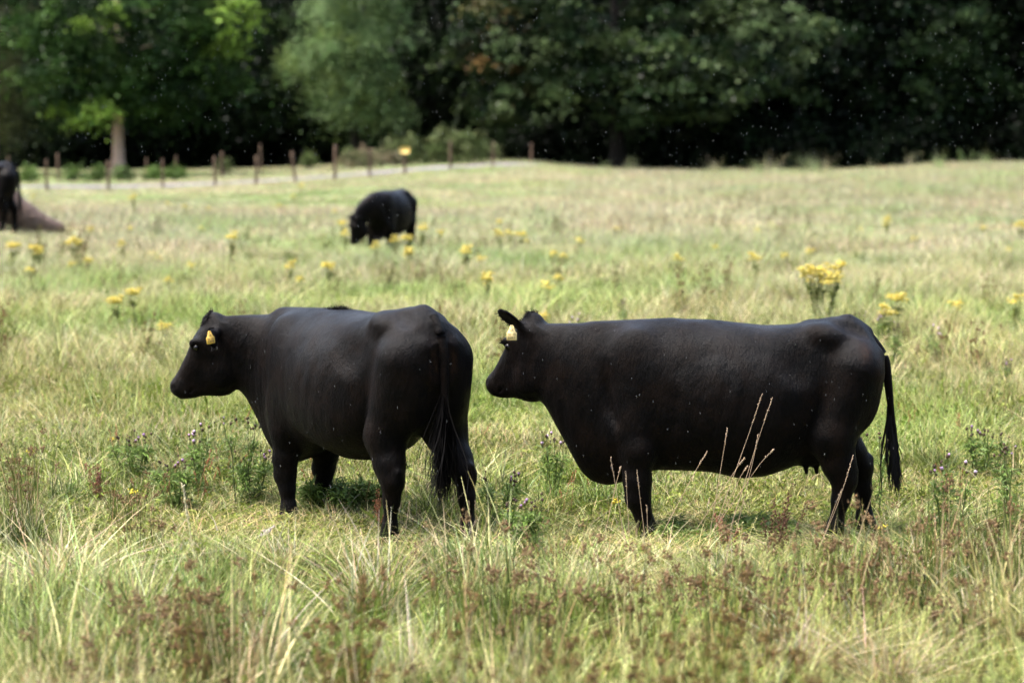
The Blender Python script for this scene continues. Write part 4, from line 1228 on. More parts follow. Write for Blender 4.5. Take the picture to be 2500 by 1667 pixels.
tree('beech_tree', 'dark tree at the right edge of the picture, last of the row', 30.5, 140, None, None, None, None, rz=5.2, reuse=t_r)
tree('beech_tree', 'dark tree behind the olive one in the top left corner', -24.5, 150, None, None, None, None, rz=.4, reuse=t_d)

# the wood behind, which nobody could count
def build_wood():
    P_ = []
    for k in range(3):
        v, q, c = crown(rt, [(0, 0, 7.5, 4.2, 4.2, 6.8), (1.5, 0, 4, 3.2, 3.2, 3.4), (-2, 1, 5, 3, 3, 4)], ncl=420, per=42, cs=.6, leaf=.20, cols=G_DARK, inner=.3, zmin=.8)
        tv, tq = limbs(rt, 9, .3, 5, 3)
        tc = np.tile([[.05, .04, .03]], (len(tv), 1))
        v2, f2, c2 = merge([(v, q, c), (tv, tq[0], tc)])
        me = mesh_np('wood_crown', v2, f2, c2); me.materials.append(M_LEAF_FAR); P_.append(me)
    v, q, c = crown(rt, [(0, 0, 1.0, 1.7, 1.3, 1.3)], ncl=110, per=40, cs=.35, leaf=.13, cols=G_DARK, inner=.2, zmin=.1)
    me = mesh_np('wood_bush', v, q, c); me.materials.append(M_LEAF_FAR); P_.append(me)
    pts, idx, sc = [], [], []
    for row, (dy, step) in enumerate([(13, 4.2), (19, 4.6), (26, 5), (35, 5.5), (46, 6), (60, 7), (80, 8)]):
        half = 55 + 9 * row
        for x in np.arange(-half, half, step):
            xx = x + rt.uniform(-1.4, 1.4); yy = float(wood_edge(xx)) + dy + rt.uniform(-1.5, 1.5)
            s = rt.uniform(.9, 1.3) + row * .06
            pts.append((xx, yy, float(ground_z(xx, yy)) - .2)); idx.append(rt.randint(3)); sc.append((s, s, s * rt.uniform(1.0, 1.35)))
    for x in np.arange(-60, 60, 1.9):      # brambles and saplings in the shade
        for dy in (6.0, 10.5):
            xx = x + rt.uniform(-.8, .8); yy = float(wood_edge(xx)) + dy + rt.uniform(-1.5, 1.5)
            s = rt.uniform(.8, 1.5); pts.append((xx, yy, float(ground_z(xx, yy)) - .1)); idx.append(3); sc.append((s, s, s))
    n = len(pts); rot = np.zeros((n, 3)); rot[:, 2] = rt.rand(n) * 6.28
    tint = np.tile([[.22, .24, .24]], (n, 1)) * (.7 + .6 * rt.rand(n, 1))  # leaf colour dimmed to paint shade into the wood's gaps
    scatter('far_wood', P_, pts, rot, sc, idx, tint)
build_wood()

# low bushes in the light, one by one
def bush(name, label, x, y, lobes, cols, n=70, **kw):
    root = empty(name, (x, y, float(ground_z(x, y)) - .05))
    v, q, c = crown(rt, lobes, n, 46, .22, .075, cols, inner=.25, zmin=.05, **kw)
    link_mesh('foliage', mesh_np('foliage', v, q, c), M_LEAF, root)
    v, q = join_np([strip_tube([(0, 0, 0), (.1 * k - .2, .05, .5), (.25 * k - .5, .1, lobes[0][2])], [.03, .02, .01], 6) for k in range(5)])
    link_mesh('stem', mesh_np('stem', v, q), M_BARK, root)
    return tag(root, label, 'bush')
bush('bramble_bush', 'low green bank of brambles behind the track, right of the yellow sign', -4.2, 121, [(0, 0, .7, 2.6, 1.0, 1.0), (1.8, .3, .9, 1.6, .9, .9)], [(.085, .115, .04), (.11, .13, .05), (.07, .10, .03)], n=150)
bush('bramble_bush', 'pale dry bush at the left end of the bramble bank, behind the yellow sign', -7.0, 119, [(0, 0, .35, 1.6, .8, .75)], [(.20, .19, .10), (.24, .20, .12), (.14, .16, .07)], n=80)
for px, d, lab in ((545, 131, 'small sapling in the verge, left of the leaning post'), (756, 130, 'small pale green sapling between the leaning post and the next'), (855, 131, 'small pale green sapling left of the yellow sign')):
    bush('sapling', lab, (px - 1250) / FPX * d, d, [(0, 0, .6, .26, .26, .5)], [(.12, .16, .05), (.15, .18, .07)], n=9)
for px, d, lab in ((80, 112, 'dark green nettle clump behind the cow at the left edge'), (185, 113, 'dark green nettle clump between the first two near posts'), (235, 111, 'dark green nettle clump just left of the pale trunk'), (300, 112, 'dark green nettle clump at the foot of the pale trunk'), (378, 113, 'dark green nettle clump right of the pale trunk'), (428, 113, 'dark green nettle clump by the third near post')):
    bush('nettle_clump', lab, (px - 1250) / FPX * d, d, [(0, 0, .26, .42, .3, .36)], [(.07, .12, .025), (.10, .16, .04)], n=11)

# ------------------------------------------------------------------ fence posts
M_POST = principled('weathered_post', (.10, .066, .043), rough=.85, spec=.3, noise=.45, nscale=9, bump=.5, bscale=30)
M_SIGN = principled('sign_board', (.80, .58, .18), rough=.5, spec=.4)
def post_mesh(rng, h, w):
    V, F = [], []
    ring = [(-1, -.8), (-.8, -1), (.8, -1), (1, -.8), (1, .8), (.8, 1), (-.8, 1), (-1, .8)]
    zs = [-.3, 0, h * .4, h * .8, h - .03, h]
    for i, z in enumerate(zs):
        k = (1 + .05 * rng.randn()) * (.72 if i == 5 else 1)
        for a, b in ring: V.append((a * w * k / 2 + .006 * rng.randn(), b * w * k / 2 + .006 * rng.randn(), z + (.02 * a if i == 5 else 0)))
    for i in range(5):
        for j in range(8): F.append((i * 8 + j, i * 8 + (j + 1) % 8, (i + 1) * 8 + (j + 1) % 8, (i + 1) * 8 + j))
    return mesh_np('fence_post', np.array(V), [np.array(F), np.array([list(range(40, 48))])])
NEAR = [(116, 94, 1.25, 0), (266, 94, 1.2, .5), (399, 94.5, 1.2, 0), (527, 95.5, 1.25, -1), (627, 96.5, 1.2, 2), (722, 97.5, 1.25, -7), (818, 98.5, 1.45, 1), (903, 100, 1.25, 1), (989, 102, 1.2, 0), (1100, 109, 1.3, 0), (1204, 116, 1.2, 0), (1297, 123, 1.1, 0)]
FAR = [(24, 118, 1.2, 0), (145, 113, 1.35, -1), (360, 116, 1.1, 0), (430, 116, 1.2, 2), (544, 116, 1.3, -1), (640, 118, 1.6, -2), (886, 122, 1.3, 0), (966, 124, 1.3, 1)]
ORD = ['first', 'second', 'third', 'fourth', 'fifth', 'sixth', 'seventh', 'eighth', 'ninth', 'tenth', 'eleventh', 'twelfth', 'thirteenth', 'fourteenth', 'fifteenth', 'sixteenth', 'seventeenth', 'eighteenth', 'nineteenth', 'twentieth']
for rowname, rows, grp in (('near row', NEAR, 'fence posts on the near side of the track'), ('row beyond the track', FAR, 'fence posts beyond the track')):
    for i, (px, d, h, lean) in enumerate(rows):
        x = (px - 1250) / FPX * d
        extra = {(1, 5): ', leaning to the left', (1, 6): ', the tallest of them', (1, 8): ', carrying a yellow sign'}.get((1 if rows is NEAR else 0, i), '')
        me = post_mesh(rt, h, .10)
        root = link_mesh('fence_post', me, M_POST)
        root.location = (x, d, float(ground_z(x, d)))
        root.rotation_euler = (R(rt.randn() * .8), R(lean), rt.rand() * .6)
        tag(root, '%s weathered post from the left in the %s%s' % (ORD[i], rowname, extra), 'fence post', grp)
        if extra.endswith('sign'):
            V, n = [], 16
            for yy in (-.1, -.08):
                for k in range(n):
                    a = 2 * math.pi * k / n
                    V.append((.22 * np.sign(math.cos(a)) * abs(math.cos(a)) ** .6, yy, 1.08 + .15 * np.sign(math.sin(a)) * abs(math.sin(a)) ** .6))
            fs = [np.array([list(range(n)), list(range(2 * n - 1, n - 1, -1))]), np.array([[k, (k + 1) % n, n + (k + 1) % n, n + k] for k in range(n)])]
            so = link_mesh('sign', mesh_np('sign', np.array(V), fs), M_SIGN)
            so.location = root.location
            tag(so, 'small rounded yellow sign fixed to the ninth near post', 'sign')
# ------------------------------------------------------------------ single plants
rp = np.random.RandomState(5)
YEL = [(.76, .65, .15), (.80, .71, .22), (.70, .56, .10)]
def branching(rng, h, nst, spread, ntop, topw, r=.004, rad=.02):
    """stems from one root that fork near the top; returns tubes and the tips"""
    tubes, tips, along = [], [], []
    for s in range(nst):
        az = rng.rand() * 6.28; ln = spread * (0.15 if nst == 1 else rng.uniform(.4, 1)); hh = h * rng.uniform(.85, 1)
        b = np.array((rng.randn() * rad, rng.randn() * rad, -.05))
        top = b + np.array((math.cos(az) * ln, math.sin(az) * ln, hh * .72))
        ctrl = [b + (top - b) * t + np.array((0, 0, .04 * h * math.sin(math.pi * t))) + rng.randn(3) * .006 for t in np.linspace(0, 1, 5)]
        tubes.append(strip_tube(ctrl, np.linspace(r * 1.5, r * 1.1, 5), 5))
        for t in np.linspace(.1, .98, 22):
            along.append(b + (top - b) * t + np.array((0, 0, .04 * h * math.sin(math.pi * t))))
        for k in range(ntop):
            a2 = rng.rand() * 6.28; rr = topw * math.sqrt(rng.rand())
            tip = top + np.array((math.cos(a2) * rr, math.sin(a2) * rr, hh * .28 * rng.uniform(.55, 1) - rr * .15))
            st = ctrl[3] + (ctrl[4] - ctrl[3]) * rng.rand()
            m_ = (st + tip) / 2 + np.array((math.cos(a2) * rr * .3, math.sin(a2) * rr * .3, -.01))
            tubes.append(strip_tube([st, m_, tip], [r * .7, r * .55, r * .4], 4)); tips.append(tip)
            along.append((st + m_) / 2)
    return tubes, np.array(tips), np.array(along)

def col_mesh(name, v, faces, c):
    return mesh_np(name, v, faces, c)

def plant(name, label, cat, group, loc, rz, meshes, scale=1.0):
    root = empty(name, loc, rz); root.scale = (scale, scale, scale)
    for nm, me in meshes:
        o = link_mesh(nm, me, M_PLANT, root)
        if nm != 'stem' or len(me.polygons) > 60: o['kind'] = 'stuff'
    return tag(root, label, cat, group)

def ragwort_meshes(rng, h, nst=1, topw=.07, nfl=60, leafy=1.0, ntop=7, spread=.16):
    tubes, tips, along = branching(rng, h, nst, spread, ntop, topw)
    v, q = join_np(tubes)
    stem = col_mesh('stem', v, q, np.tile([[.13, .15, .05]], (len(v), 1)) * (.8 + .4 * rng.rand(len(v), 1)))
    n = int(len(along) * 3.2 * leafy); k = rng.choice(len(along), n)
    d = rng.randn(n, 3); d[:, 2] = .4 + .3 * rng.randn(n)
    v, q, c = leaflets(rng, along[k], d, .060, .018, GREEN + GREEN + PALE[:1], .3)
    fol = col_mesh('foliage', v, q, c)
    pts = []
    for t in tips:
        for _ in range(max(4, nfl // len(tips))):
            pts.append(t + rng.randn(3) * (.022, .022, .013))
    v, q, c = specks(rng, pts, .0135, .6, YEL, up=True)
    fl = col_mesh('flower_heads', v, q, c)
    return [('stem', stem), ('foliage', fol), ('flower_heads', fl)]

RAG = [ragwort_meshes(rp, .70, 1, .075, 95, ntop=8), ragwort_meshes(rp, .75, 1, .11, 190, ntop=12), ragwort_meshes(rp, .68, 2, .09, 240), ragwort_meshes(rp, .55, 1, .06, 80, ntop=5)]
RAG_TALL = ragwort_meshes(rp, .95, 1, .07, 130, 2.4)
RAG_BIG = ragwort_meshes(rp, 1.0, 8, .12, 1000, 1.0, ntop=9, spread=.25)

# tops of the yellow heads in the photograph, with the kind of plant that carries them
ROWS = {
 'near the track': [(37, 458, 3), (86, 461, 3), (330, 455, 4), (412, 480, 3), (446, 484, 3), (503, 490, 3), (681, 485, 3), (729, 430, 0), (716, 462, 3)],
 'level with the lying cow': [(27, 568, 1), (76, 573, 1), (97, 593, 0), (182, 563, 2), (222, 535, 3), (323, 536, 3), (311, 573, 0), (182, 617, 3), (362, 593, 3), (382, 606, 3), (492, 535, 3), (564, 532, 4), (680, 483, 3)],
 'around the grazing cow': [(816, 495, 3), (835, 520, 1), (838, 548, 0), (869, 533, 1), (926, 578, 0), (971, 562, 0), (1001, 552, 1), (988, 590, 2), (1029, 516, 4), (807, 614, 1), (707, 622, 0), (717, 650, 3), (1066, 542, 3)],
 'in the middle of the field': [(1127, 585, 0), (1137, 583, 0), (1178, 602, 3), (1226, 548, 0), (1229, 517, 3), (1253, 550, 0), (1280, 545, 1), (1287, 565, 3), (1345, 590, 3), (1375, 598, 3), (1183, 650, 2), (1362, 645, 3), (1335, 672, 0), (1307, 730, 3), (1420, 568, 0)],
 'far out on the right': [(1508, 536, 3), (1845, 540, 3), (1739, 578, 3), (1657, 608, 0), (1861, 600, 0), (1912, 595, 3), (1983, 583, 3), (2100, 537, 3), (2161, 515, 0), (2172, 525, 3), (2237, 560, 3), (2406, 535, 3), (2491, 528, 2), (2467, 585, 3)],
 'nearer at the right': [(2199, 682, 1), (2177, 724, 0), (2318, 702, 3), (2480, 702, 0)],
 'at the left behind the black cow': [(325, 675, 1), (298, 692, 1), (68, 630, 3), (223, 605, 3), (415, 755, 3), (411, 652, 3), (473, 620, 3)]}
for place, heads in ROWS.items():
    for i, (px, py, kind) in enumerate(sorted(heads)):
        h = [.70, .75, .68, .55, .95][kind]
        sc = rp.uniform(.88, 1.08)
        x, y, z = head_at(px, py + 4, h * sc)
        size = ['yellow ragwort', 'full-headed yellow ragwort', 'forked yellow ragwort', 'small yellow ragwort', 'tall thin yellow ragwort'][kind]
        plant('ragwort_plant', '%s, %s from the left of those %s' % (size, ORD[i], place), 'ragwort', 'yellow ragwort plants scattered over the meadow',
              (x, y, z), rp.rand() * 6.28, RAG_TALL if kind == 4 else RAG[kind], sc).rotation_euler = (rp.randn() * .07, rp.randn() * .07, rp.rand() * 6.28)
x, y, z = head_at(2007, 628, 1.0)
plant('ragwort_plant', 'largest ragwort, a many-headed yellow clump above the right cow\'s rump', 'ragwort', 'yellow ragwort plants scattered over the meadow', (x, y, z), .4, RAG_BIG, 1.0)

# thistles
PUR = [(.60, .42, .62), (.66, .50, .68), (.50, .30, .52)]
def thistle_meshes(rng, h, nst=4, nl=1.0, spread=.10, topw=.05, ntop=4, dry=False):
    tubes, tips, along = branching(rng, h, nst, spread, ntop, topw, r=.003)
    v, q = join_np(tubes)
    base = (.20, .13, .06) if dry else (.09, .12, .04)
    stem = col_mesh('stem', v, q, np.tile([base], (len(v), 1)) * (.8 + .4 * rng.rand(len(v), 1)))
    n = int(len(along) * 4 * nl); k = rng.choice(len(along), n)
    d = rng.randn(n, 3); d[:, 2] = .5 + .35 * rng.randn(n)
    p0 = along[k] + d * .012
    cols = [(.24, .15, .07), (.16, .10, .05)] if dry else [(.12, .19, .035), (.15, .24, .05), (.19, .27, .09), (.08, .13, .025)]
    v, q, c = leaflets(rng, p0, d, .060, .012, cols, .3)
    fol = col_mesh('foliage', v, q, c)
    out = [('stem', stem), ('foliage', fol)]
    buds = specks(rng, tips, .0085, 1.3, [(.07, .045, .03), (.10, .07, .04)])
    out.append(('seed_buds', col_mesh('seed_buds', buds[0], buds[1], buds[2])))
    if not dry:
        k = rng.rand(len(tips)) < .22; k[0] = True
        f = specks(rng, tips[k] + np.array((0, 0, .012)), .011, .8, PUR)
        out.append(('flowers', col_mesh('flowers', f[0], f[1], f[2])))
    return out
TH = [thistle_meshes(rp, .60), thistle_meshes(rp, .48, 5, 1.3, .14), thistle_meshes(rp, .70, 3, .8)]
THISTLES = [(2330, 1088, 0, 'flowering thistle standing in the open right of the right cow\'s tail'),
 (2138, 1008, 2, 'thistle showing just behind the right cow\'s tail'),
 (2400, 1020, 1, 'thistle bush behind and right of the flowering one, at the right'),
 (2475, 1040, 2, 'thistle nearest the right edge of the picture'),
 (590, 985, 2, 'thistle with two pink heads under the left cow\'s chin'),
 (475, 1008, 0, 'thistle under the left cow\'s muzzle'),
 (330, 1030, 1, 'thistle in the open left of the left cow\'s muzzle'),
 (620, 1060, 1, 'leafy thistle against the left cow\'s chest'),
 (430, 1080, 1, 'leafy thistle below the left cow\'s muzzle, between two others'),
 (1350, 1010, 0, 'thistle under the right cow\'s throat'),
 (1225, 1110, 1, 'thistle between the two cows'),
 (1290, 1180, 1, 'low leafy thistle left of the right cow\'s brisket'),
 (2100, 730, 2, 'purple thistle just above the right cow\'s rump'),
 (2150, 735, 0, 'purple thistle right of the rump, below the yellow heads'),
 (2178, 765, 2, 'purple thistle under the full-headed ragwort at the right'),
 (2290, 780, 0, 'thistle in the open, upper right'),
 (2440, 850, 1, 'dark thistle at the right edge, level with the cow\'s back'),
 (1530, 700, 2, 'thistle behind the right cow\'s neck'),
 (1405, 740, 0, 'thistle just over the right cow\'s nape')]
for px, py, k, lab in THISTLES:
    h = [.60, .48, .70][k]; x, y, z = head_at(px, py, h)
    plant('thistle_plant', lab, 'thistle', 'thistles in the meadow', (x, y, z), rp.rand() * 6.28, TH[k], rp.uniform(.92, 1.06))

# dark leafy herbs under and beside the cows
def herb_meshes(rng, h, w, n, cols):
    tubes, tips, along = branching(rng, h, n, w, 4, w * .4, r=.003, rad=w * .35)
    v, q = join_np(tubes)
    stem = col_mesh('stem', v, q, np.tile([[.08, .10, .03]], (len(v), 1)))
    k = rng.choice(len(along), int(len(along) * 9)); d = rng.randn(len(k), 3); d[:, 2] = .4 + .3 * rng.randn(len(k))
    v, q, c = leaflets(rng, along[k] + d * .02, d, .055, .017, cols, .3)
    return [('stem', stem), ('foliage', col_mesh('foliage', v, q, c))]
HD = herb_meshes(rp, .34, .22, 11, [(.07, .12, .02), (.09, .15, .03), (.12, .18, .04)]); HG = herb_meshes(rp, .26, .24, 12, [(.12, .19, .035), (.16, .23, .05), (.20, .27, .09)])
for px, py, ms, sc, lab in [
 (835, 1148, HD, 1.0, 'dark green leafy plant under the left cow\'s belly'),
 (1165, 1268, HG, 1.0, 'bright leafy plant at the left cow\'s far hind foot'),
 (1130, 1300, HG, .8, 'bright leafy plant in front of the left cow\'s far hind foot'),
 (1860, 1215, HG, .9, 'bright feathery plant in the open below the right cow\'s belly'),
 (1690, 1240, HG, .9, 'leafy plant beside the right cow\'s front foot'),
 (1235, 1420, HD, .9, 'dark broad-leaved plant in the foreground hollow between the cows'),
 (1030, 1400, HD, .6, 'small dark plant in the foreground, just left of the hollow'),
 (1900, 1390, HG, .9, 'leafy green plant in the foreground below the right cow\'s belly'),
 (2220, 1300, HD, .6, 'low dark plant right of the right cow\'s hind feet')]:
    x, y, z = head_at(px, py, .30 * sc)
    plant('leafy_plant', lab, 'plant', 'low leafy plants around the cows', (x, y, z), rp.rand() * 6.28, ms, sc)

# rusty docks
def dock_meshes(rng, h, n, col):
    a = blades(rng, n, .03, (h * .6, h), .004, .35, .05, 5, [col], None, wtop=.8)
    bx, by, hh, ln, dx, dy, dr = a[4]; pts = []
    for i in range(n):
        for j in range(44):
            t = .35 + .65 * j / 43; ox = ln[i] * t ** 1.8; z = hh[i] * (t - dr[i] * t ** 3 * .6)
            pts.append((bx[i] + dx[i] * ox + rng.randn() * .009, by[i] + dy[i] * ox + rng.randn() * .009, z))
    s = specks(rng, pts, .0055, 1.1, [col, tuple(c * .7 for c in col), tuple(min(1, c * 1.3) for c in col)])
    lp = leaflets(rng, np.stack([rng.randn(8) * .02, rng.randn(8) * .02, rng.rand(8) * .08], 1), np.stack([rng.randn(8), rng.randn(8), rng.rand(8) * .8], 1), .16, .035, GREEN + [(.35, .16, .06)])
    return [('stem', col_mesh('stem', a[0], a[1], a[2])), ('seed_spires', col_mesh('seed_spires', *s)), ('leaf_rosette', col_mesh('leaf_rosette', *lp))]
DK_D = dock_meshes(rp, .5, 6, (.10, .045, .025)); DK_R = dock_meshes(rp, .34, 6, (.27, .12, .075)); DK_O = dock_meshes(rp, .30, 5, (.38, .17, .08))
for px, py, ms, h, lab in [
 (1915, 1170, DK_D, .5, 'dark brown dock gone to seed below the right cow\'s udder'),
 (1880, 1200, DK_D, .5, 'dark brown dock beside the feathery plant under the right cow'),
 (1775, 1240, DK_R, .34, 'rust red sorrel between the right cow\'s front and hind feet'),
 (930, 1190, DK_O, .3, 'pinkish brown sorrel in front of the left cow\'s near hind leg'),
 (232, 1115, DK_R, .34, 'thin red sorrel in the open at the left'),
 (1265, 1350, DK_R, .34, 'pale red sorrel in the foreground between the cows'),
 (2345, 1005, DK_O, .3, 'brown dried umbel behind the flowering thistle')]:
    x, y, z = head_at(px, py, h)
    plant('dock_plant', lab, 'dock', 'docks and sorrels gone to seed', (x, y, z), rp.rand() * 6.28, ms)

# a few buttercups low in the grass
bt, btips, _ = branching(rp, .26, 1, .08, 3, .03, r=.0016, rad=.005)
bv, bq = join_np(bt)
bst = col_mesh('stem', bv, bq, np.tile([[.12, .16, .04]], (len(bv), 1)))
bf = specks(rp, np.repeat(btips, 5, 0) + rp.randn(len(btips) * 5, 3) * .006, .009, .6, [(.85, .72, .10)])
BUT = [('stem', bst), ('flower', col_mesh('flower', *bf))]
for px, py, lab in [(271, 1053, 'small yellow flower in the open, upper left of the leafy thistles'), (71, 1080, 'small yellow flower by the dark rushes at the left edge'),
                    (527, 1055, 'small yellow flower below the left cow\'s chin'), (330, 1173, 'small yellow flower low in the grass left of the left cow'),
                    (1249, 1220, 'pair of yellow flowers in the grass between the cows'), (1514, 1197, 'yellow flower touching the right cow\'s brisket'),
                    (2160, 1262, 'tiny yellow flower right of the right cow\'s hind hooves')]:
    x, y, z = head_at(px, py, .24)
    plant('buttercup_plant', lab, 'flower', 'small yellow flowers in the turf', (x, y, z), rp.rand() * 6.28, BUT)

# rushes of the foreground
def rush_meshes(rng, n, h, rad, heads=.7, lean=.4, green=DARKG + GREEN[:2]):
    a = blades(rng, n, rad, h, .0072, lean, .05, 5, green + [(.30, .22, .10), (.42, .34, .18)], None)
    bx, by, hh, ln, dx, dy, dr = a[4]; pts = []
    for i in range(n):
        if rng.rand() < heads:
            t = rng.uniform(.75, .92); ox = ln[i] * t ** 1.8; z = hh[i] * (t - dr[i] * t ** 3 * .6)
            c = np.array((bx[i] + dx[i] * ox, by[i] + dy[i] * ox, z))
            for _ in range(22): pts.append(c + rng.randn(3) * (.015, .015, .014))
    s = specks(rng, pts, .0058, 1.4, [(.19, .115, .05), (.14, .085, .038), (.27, .18, .09)])
    return [('stems', col_mesh('stems', a[0], a[1], a[2])), ('seed_heads', col_mesh('seed_heads', *s))]
RU = [rush_meshes(rp, 95, (.38, .78), .20, .20), rush_meshes(rp, 70, (.32, .62), .17, .22, .6), rush_meshes(rp, 120, (.42, .82), .22, .08, .35)]
RUSHES = [(480, 10.3, 0, 'brown-headed rush clump at the bottom, third from the left corner'), (2420, 12.6, 0, 'brown-headed rush clump between the flowering thistle and the right edge'), (2060, 11.6, 0, 'brown-headed rush clump straight below the right cow\'s hind feet'), (1810, 11.0, 0, 'brown-headed rush clump below the right cow\'s udder'), 
 (1160, 10.9, 2, 'tall green rush clump at the bottom edge, below the gap between the cows'),
 (1290, 10.4, 0, 'rush clump at the bottom edge, just right of the tall green one'),
 (1430, 11.3, 1, 'brown-headed rush clump below the right cow\'s head'),
 (1560, 10.7, 0, 'brown-headed rush clump at the bottom, below the right cow\'s front leg'),
 (1700, 11.6, 1, 'brown-headed rush clump in front of the middle of the right cow'),
 (1850, 10.6, 0, 'brown-headed rush clump at the bottom, below the right cow\'s belly'),
 (1960, 12.0, 1, 'rush clump with dark heads just in front of the right cow\'s hind feet'),
 (2080, 10.9, 0, 'brown-headed rush clump at the bottom right, left of two others'),
 (2150, 12.2, 1, 'rush clump with dark heads right of the right cow\'s hind feet'),
 (2240, 11.4, 2, 'dense green rush clump in the lower right'),
 (2330, 12.3, 2, 'dark rush clump right of the dense green one'),
 (2380, 10.6, 0, 'rush clump in the bottom right corner'),
 (2460, 12.0, 2, 'dark rush clump against the right edge'),
 (2300, 13.6, 1, 'slender rush clump in front of the flowering thistle'),
 (420, 9.9, 0, 'brown-headed rush clump at the bottom, left of centre'),
 (250, 9.6, 1, 'rush clump in the bottom left corner'),
 (560, 10.2, 1, 'small rush clump at the bottom, right of the brown-headed one'),
 (1020, 12.6, 1, 'reddish rush clump in front of the left cow\'s hind feet'),
 (20, 14.0, 2, 'dark rush clump against the left edge, level with the cow\'s feet'),
 (55, 15.4, 0, 'dark rush clump behind the one at the left edge'),
 (300, 14.8, 1, 'thin dark rush clump in the open left of the left cow'),
 (340, 13.6, 1, 'sparse rush clump left of the left cow\'s front foot'),
 (1340, 12.9, 1, 'sparse rush clump left of the right cow\'s front leg')]
for px, d, k, lab in RUSHES:
    x = (px - 1250) / FPX * d
    plant('rush_clump', lab, 'rush', 'clumps of rush in the foreground', (x, d, float(ground_z(x, d)) - .02), rp.rand() * 6.28, RU[k], rp.uniform(.85, 1.05) * (1 if d < 12.5 else .8))

# sprawling tussocks of long arching grass
def tussock_meshes(rng, n, h, lean, cols):
    a = blades(rng, n, .13, h, .0078, lean, .75, 6, cols, None)
    b = blades(rng, n // 3, .10, (h[0], h[1] * 1.15), .0050, lean * .6, .3, 5, STRAW, None)
    v, f, c = merge([a[:3], b[:3]])
    return [('blades', col_mesh('blades', v, f, c))]
TU = [tussock_meshes(rp, 260, (.28, .55), 1.9, PALE + GREEN + GREEN + STRAW[2:3] + DARKG[2:]), tussock_meshes(rp, 220, (.22, .48), 1.5, DARKG + DARKG + GREEN[:3]), tussock_meshes(rp, 240, (.25, .50), 2.2, STRAW + PALE + [(.30, .22, .11)])]
TUSS = [(905, 11.7, 0, 1.15, 'large pale tussock of arching grass in the foreground below the left cow'),
        (1120, 12.3, 1, 1.1, 'dark green tussock in the foreground hollow between the cows'),
        (120, 12.2, 2, 1.1, 'flattened straw tussock at the left edge of the foreground'),
        (330, 11.2, 2, .95, 'flattened straw tussock in the lower left, behind the brown rushes'),
        (690, 12.9, 0, .75, 'small pale tussock between the plume and the large one'),
        (640, 10.5, 0, .9, 'pale tussock at the bottom, left of centre'),
        (1000, 10.2, 0, .85, 'pale tussock at the bottom edge, left of the tall green rush'),
        (1480, 11.9, 2, .85, 'straw tussock below the right cow\'s brisket'),
        (1780, 12.3, 0, .75, 'pale tussock in front of the right cow\'s belly'),
        (1960, 10.5, 2, 1.0, 'straw tussock at the bottom right, between the rushes'),
        (2230, 12.0, 1, 1.1, 'dark green tussock in the lower right'),
        (2420, 11.0, 1, 1.1, 'dark green tussock in the bottom right corner'),
        (2180, 10.2, 2, .95, 'straw tussock at the bottom edge near the right corner'),
        (40, 13.9, 1, .9, 'dark tussock at the left edge, level with the cow\'s feet'),
        (230, 10.2, 1, .9, 'dark green tussock in the bottom left corner')]
for px, d, k, sc, lab in TUSS:
    x = (px - 1250) / FPX * d
    plant('grass_tussock', lab, 'grass', 'tussocks of long grass in the foreground', (x, d, float(ground_z(x, d)) - .02), rp.rand() * 6.28, TU[k], sc)

# single long straws that cross the cows
def at_depth(px, py, dist):
    d = ray_dir(px, py); return np.array([0, 0, CAM_H]) + d * dist / d[1]
def straws(name, label, depth, lines, col=(.60, .45, .32), w=.0022):
    mid = np.mean([at_depth(l[-1][0], l[-1][1], depth) for l in lines], 0)
    root = empty(name, (mid[0], depth, 0))
    for ln in lines:
        pts = [at_depth(a, b, depth + .12 * i / len(ln)) for i, (a, b) in enumerate(ln)]
        dv = pts[-1] - pts[-2]; pts.append(pts[-1] + dv * max(0.0, pts[-1][2]) / max(1e-3, -dv[2]))
        pts = np.array(pts); tt = np.linspace(0, 1, 14); kk = np.linspace(0, 1, len(pts))
        pp = np.stack([np.interp(tt, kk, pts[:, i]) for i in range(3)], 1)
        for _ in range(3): pp[1:-1] = .25 * pp[:-2] + .5 * pp[1:-1] + .25 * pp[2:]
        pp -= np.array(root.location)
        sv, sq = strip_tube(pp, np.linspace(w * .5, w, 14), 5)
        hp = [pp[0] + (pp[3] - pp[0]) * t + rp.randn(3) * .0015 for t in np.linspace(0, 1, 22)]
        s = specks(rp, hp, w * 1.05, 3.0, [col, tuple(c * .8 for c in col)])
        v, f, c = merge([(sv, sq, np.tile([col], (len(sv), 1))), s])
        link_mesh('straw', col_mesh('straw', v, f, c), M_PLANT, root)
    return tag(root, label, 'grass')
straws('dry_grass_tuft', 'thin dry straws crossing the right cow\'s belly', 13.7, [
 [(1861, 962), (1828, 1060), (1790, 1165)], [(1886, 970), (1855, 1060), (1822, 1165)], [(1776, 1046), (1767, 1100), (1757, 1160)],
 [(1851, 1060), (1842, 1110), (1828, 1168)], [(1889, 1097), (1860, 1125), (1832, 1165)], [(1818, 1118), (1800, 1140), (1783, 1166)],
 [(1825, 1138), (1812, 1155), (1800, 1180)], [(1727, 1102), (1700, 1145), (1655, 1230)]])
straws('dry_grass_tuft', 'pale straws standing in front of the right cow\'s front leg', 13.5, [
 [(1491, 1117), (1502, 1180), (1520, 1290)], [(1555, 1146), (1562, 1210), (1572, 1290)], [(1528, 1152), (1530, 1200), (1534, 1270)],
 [(1516, 1140), (1508, 1165), (1500, 1200)], [(1579, 1232), (1580, 1265), (1582, 1300)]])
straws('dry_grass_tuft', 'two long straws leaning across the right cow\'s near hind leg', 13.5, [[(2083, 1112), (2050, 1220), (2012, 1310)], [(2055, 1195), (2040, 1230), (2018, 1290)]])
straws('dry_grass_tuft', 'single thick pale straw in the foreground left of the left cow', 13.0, [[(446, 1182), (462, 1290), (483, 1400)]], (.72, .66, .42), .0045)
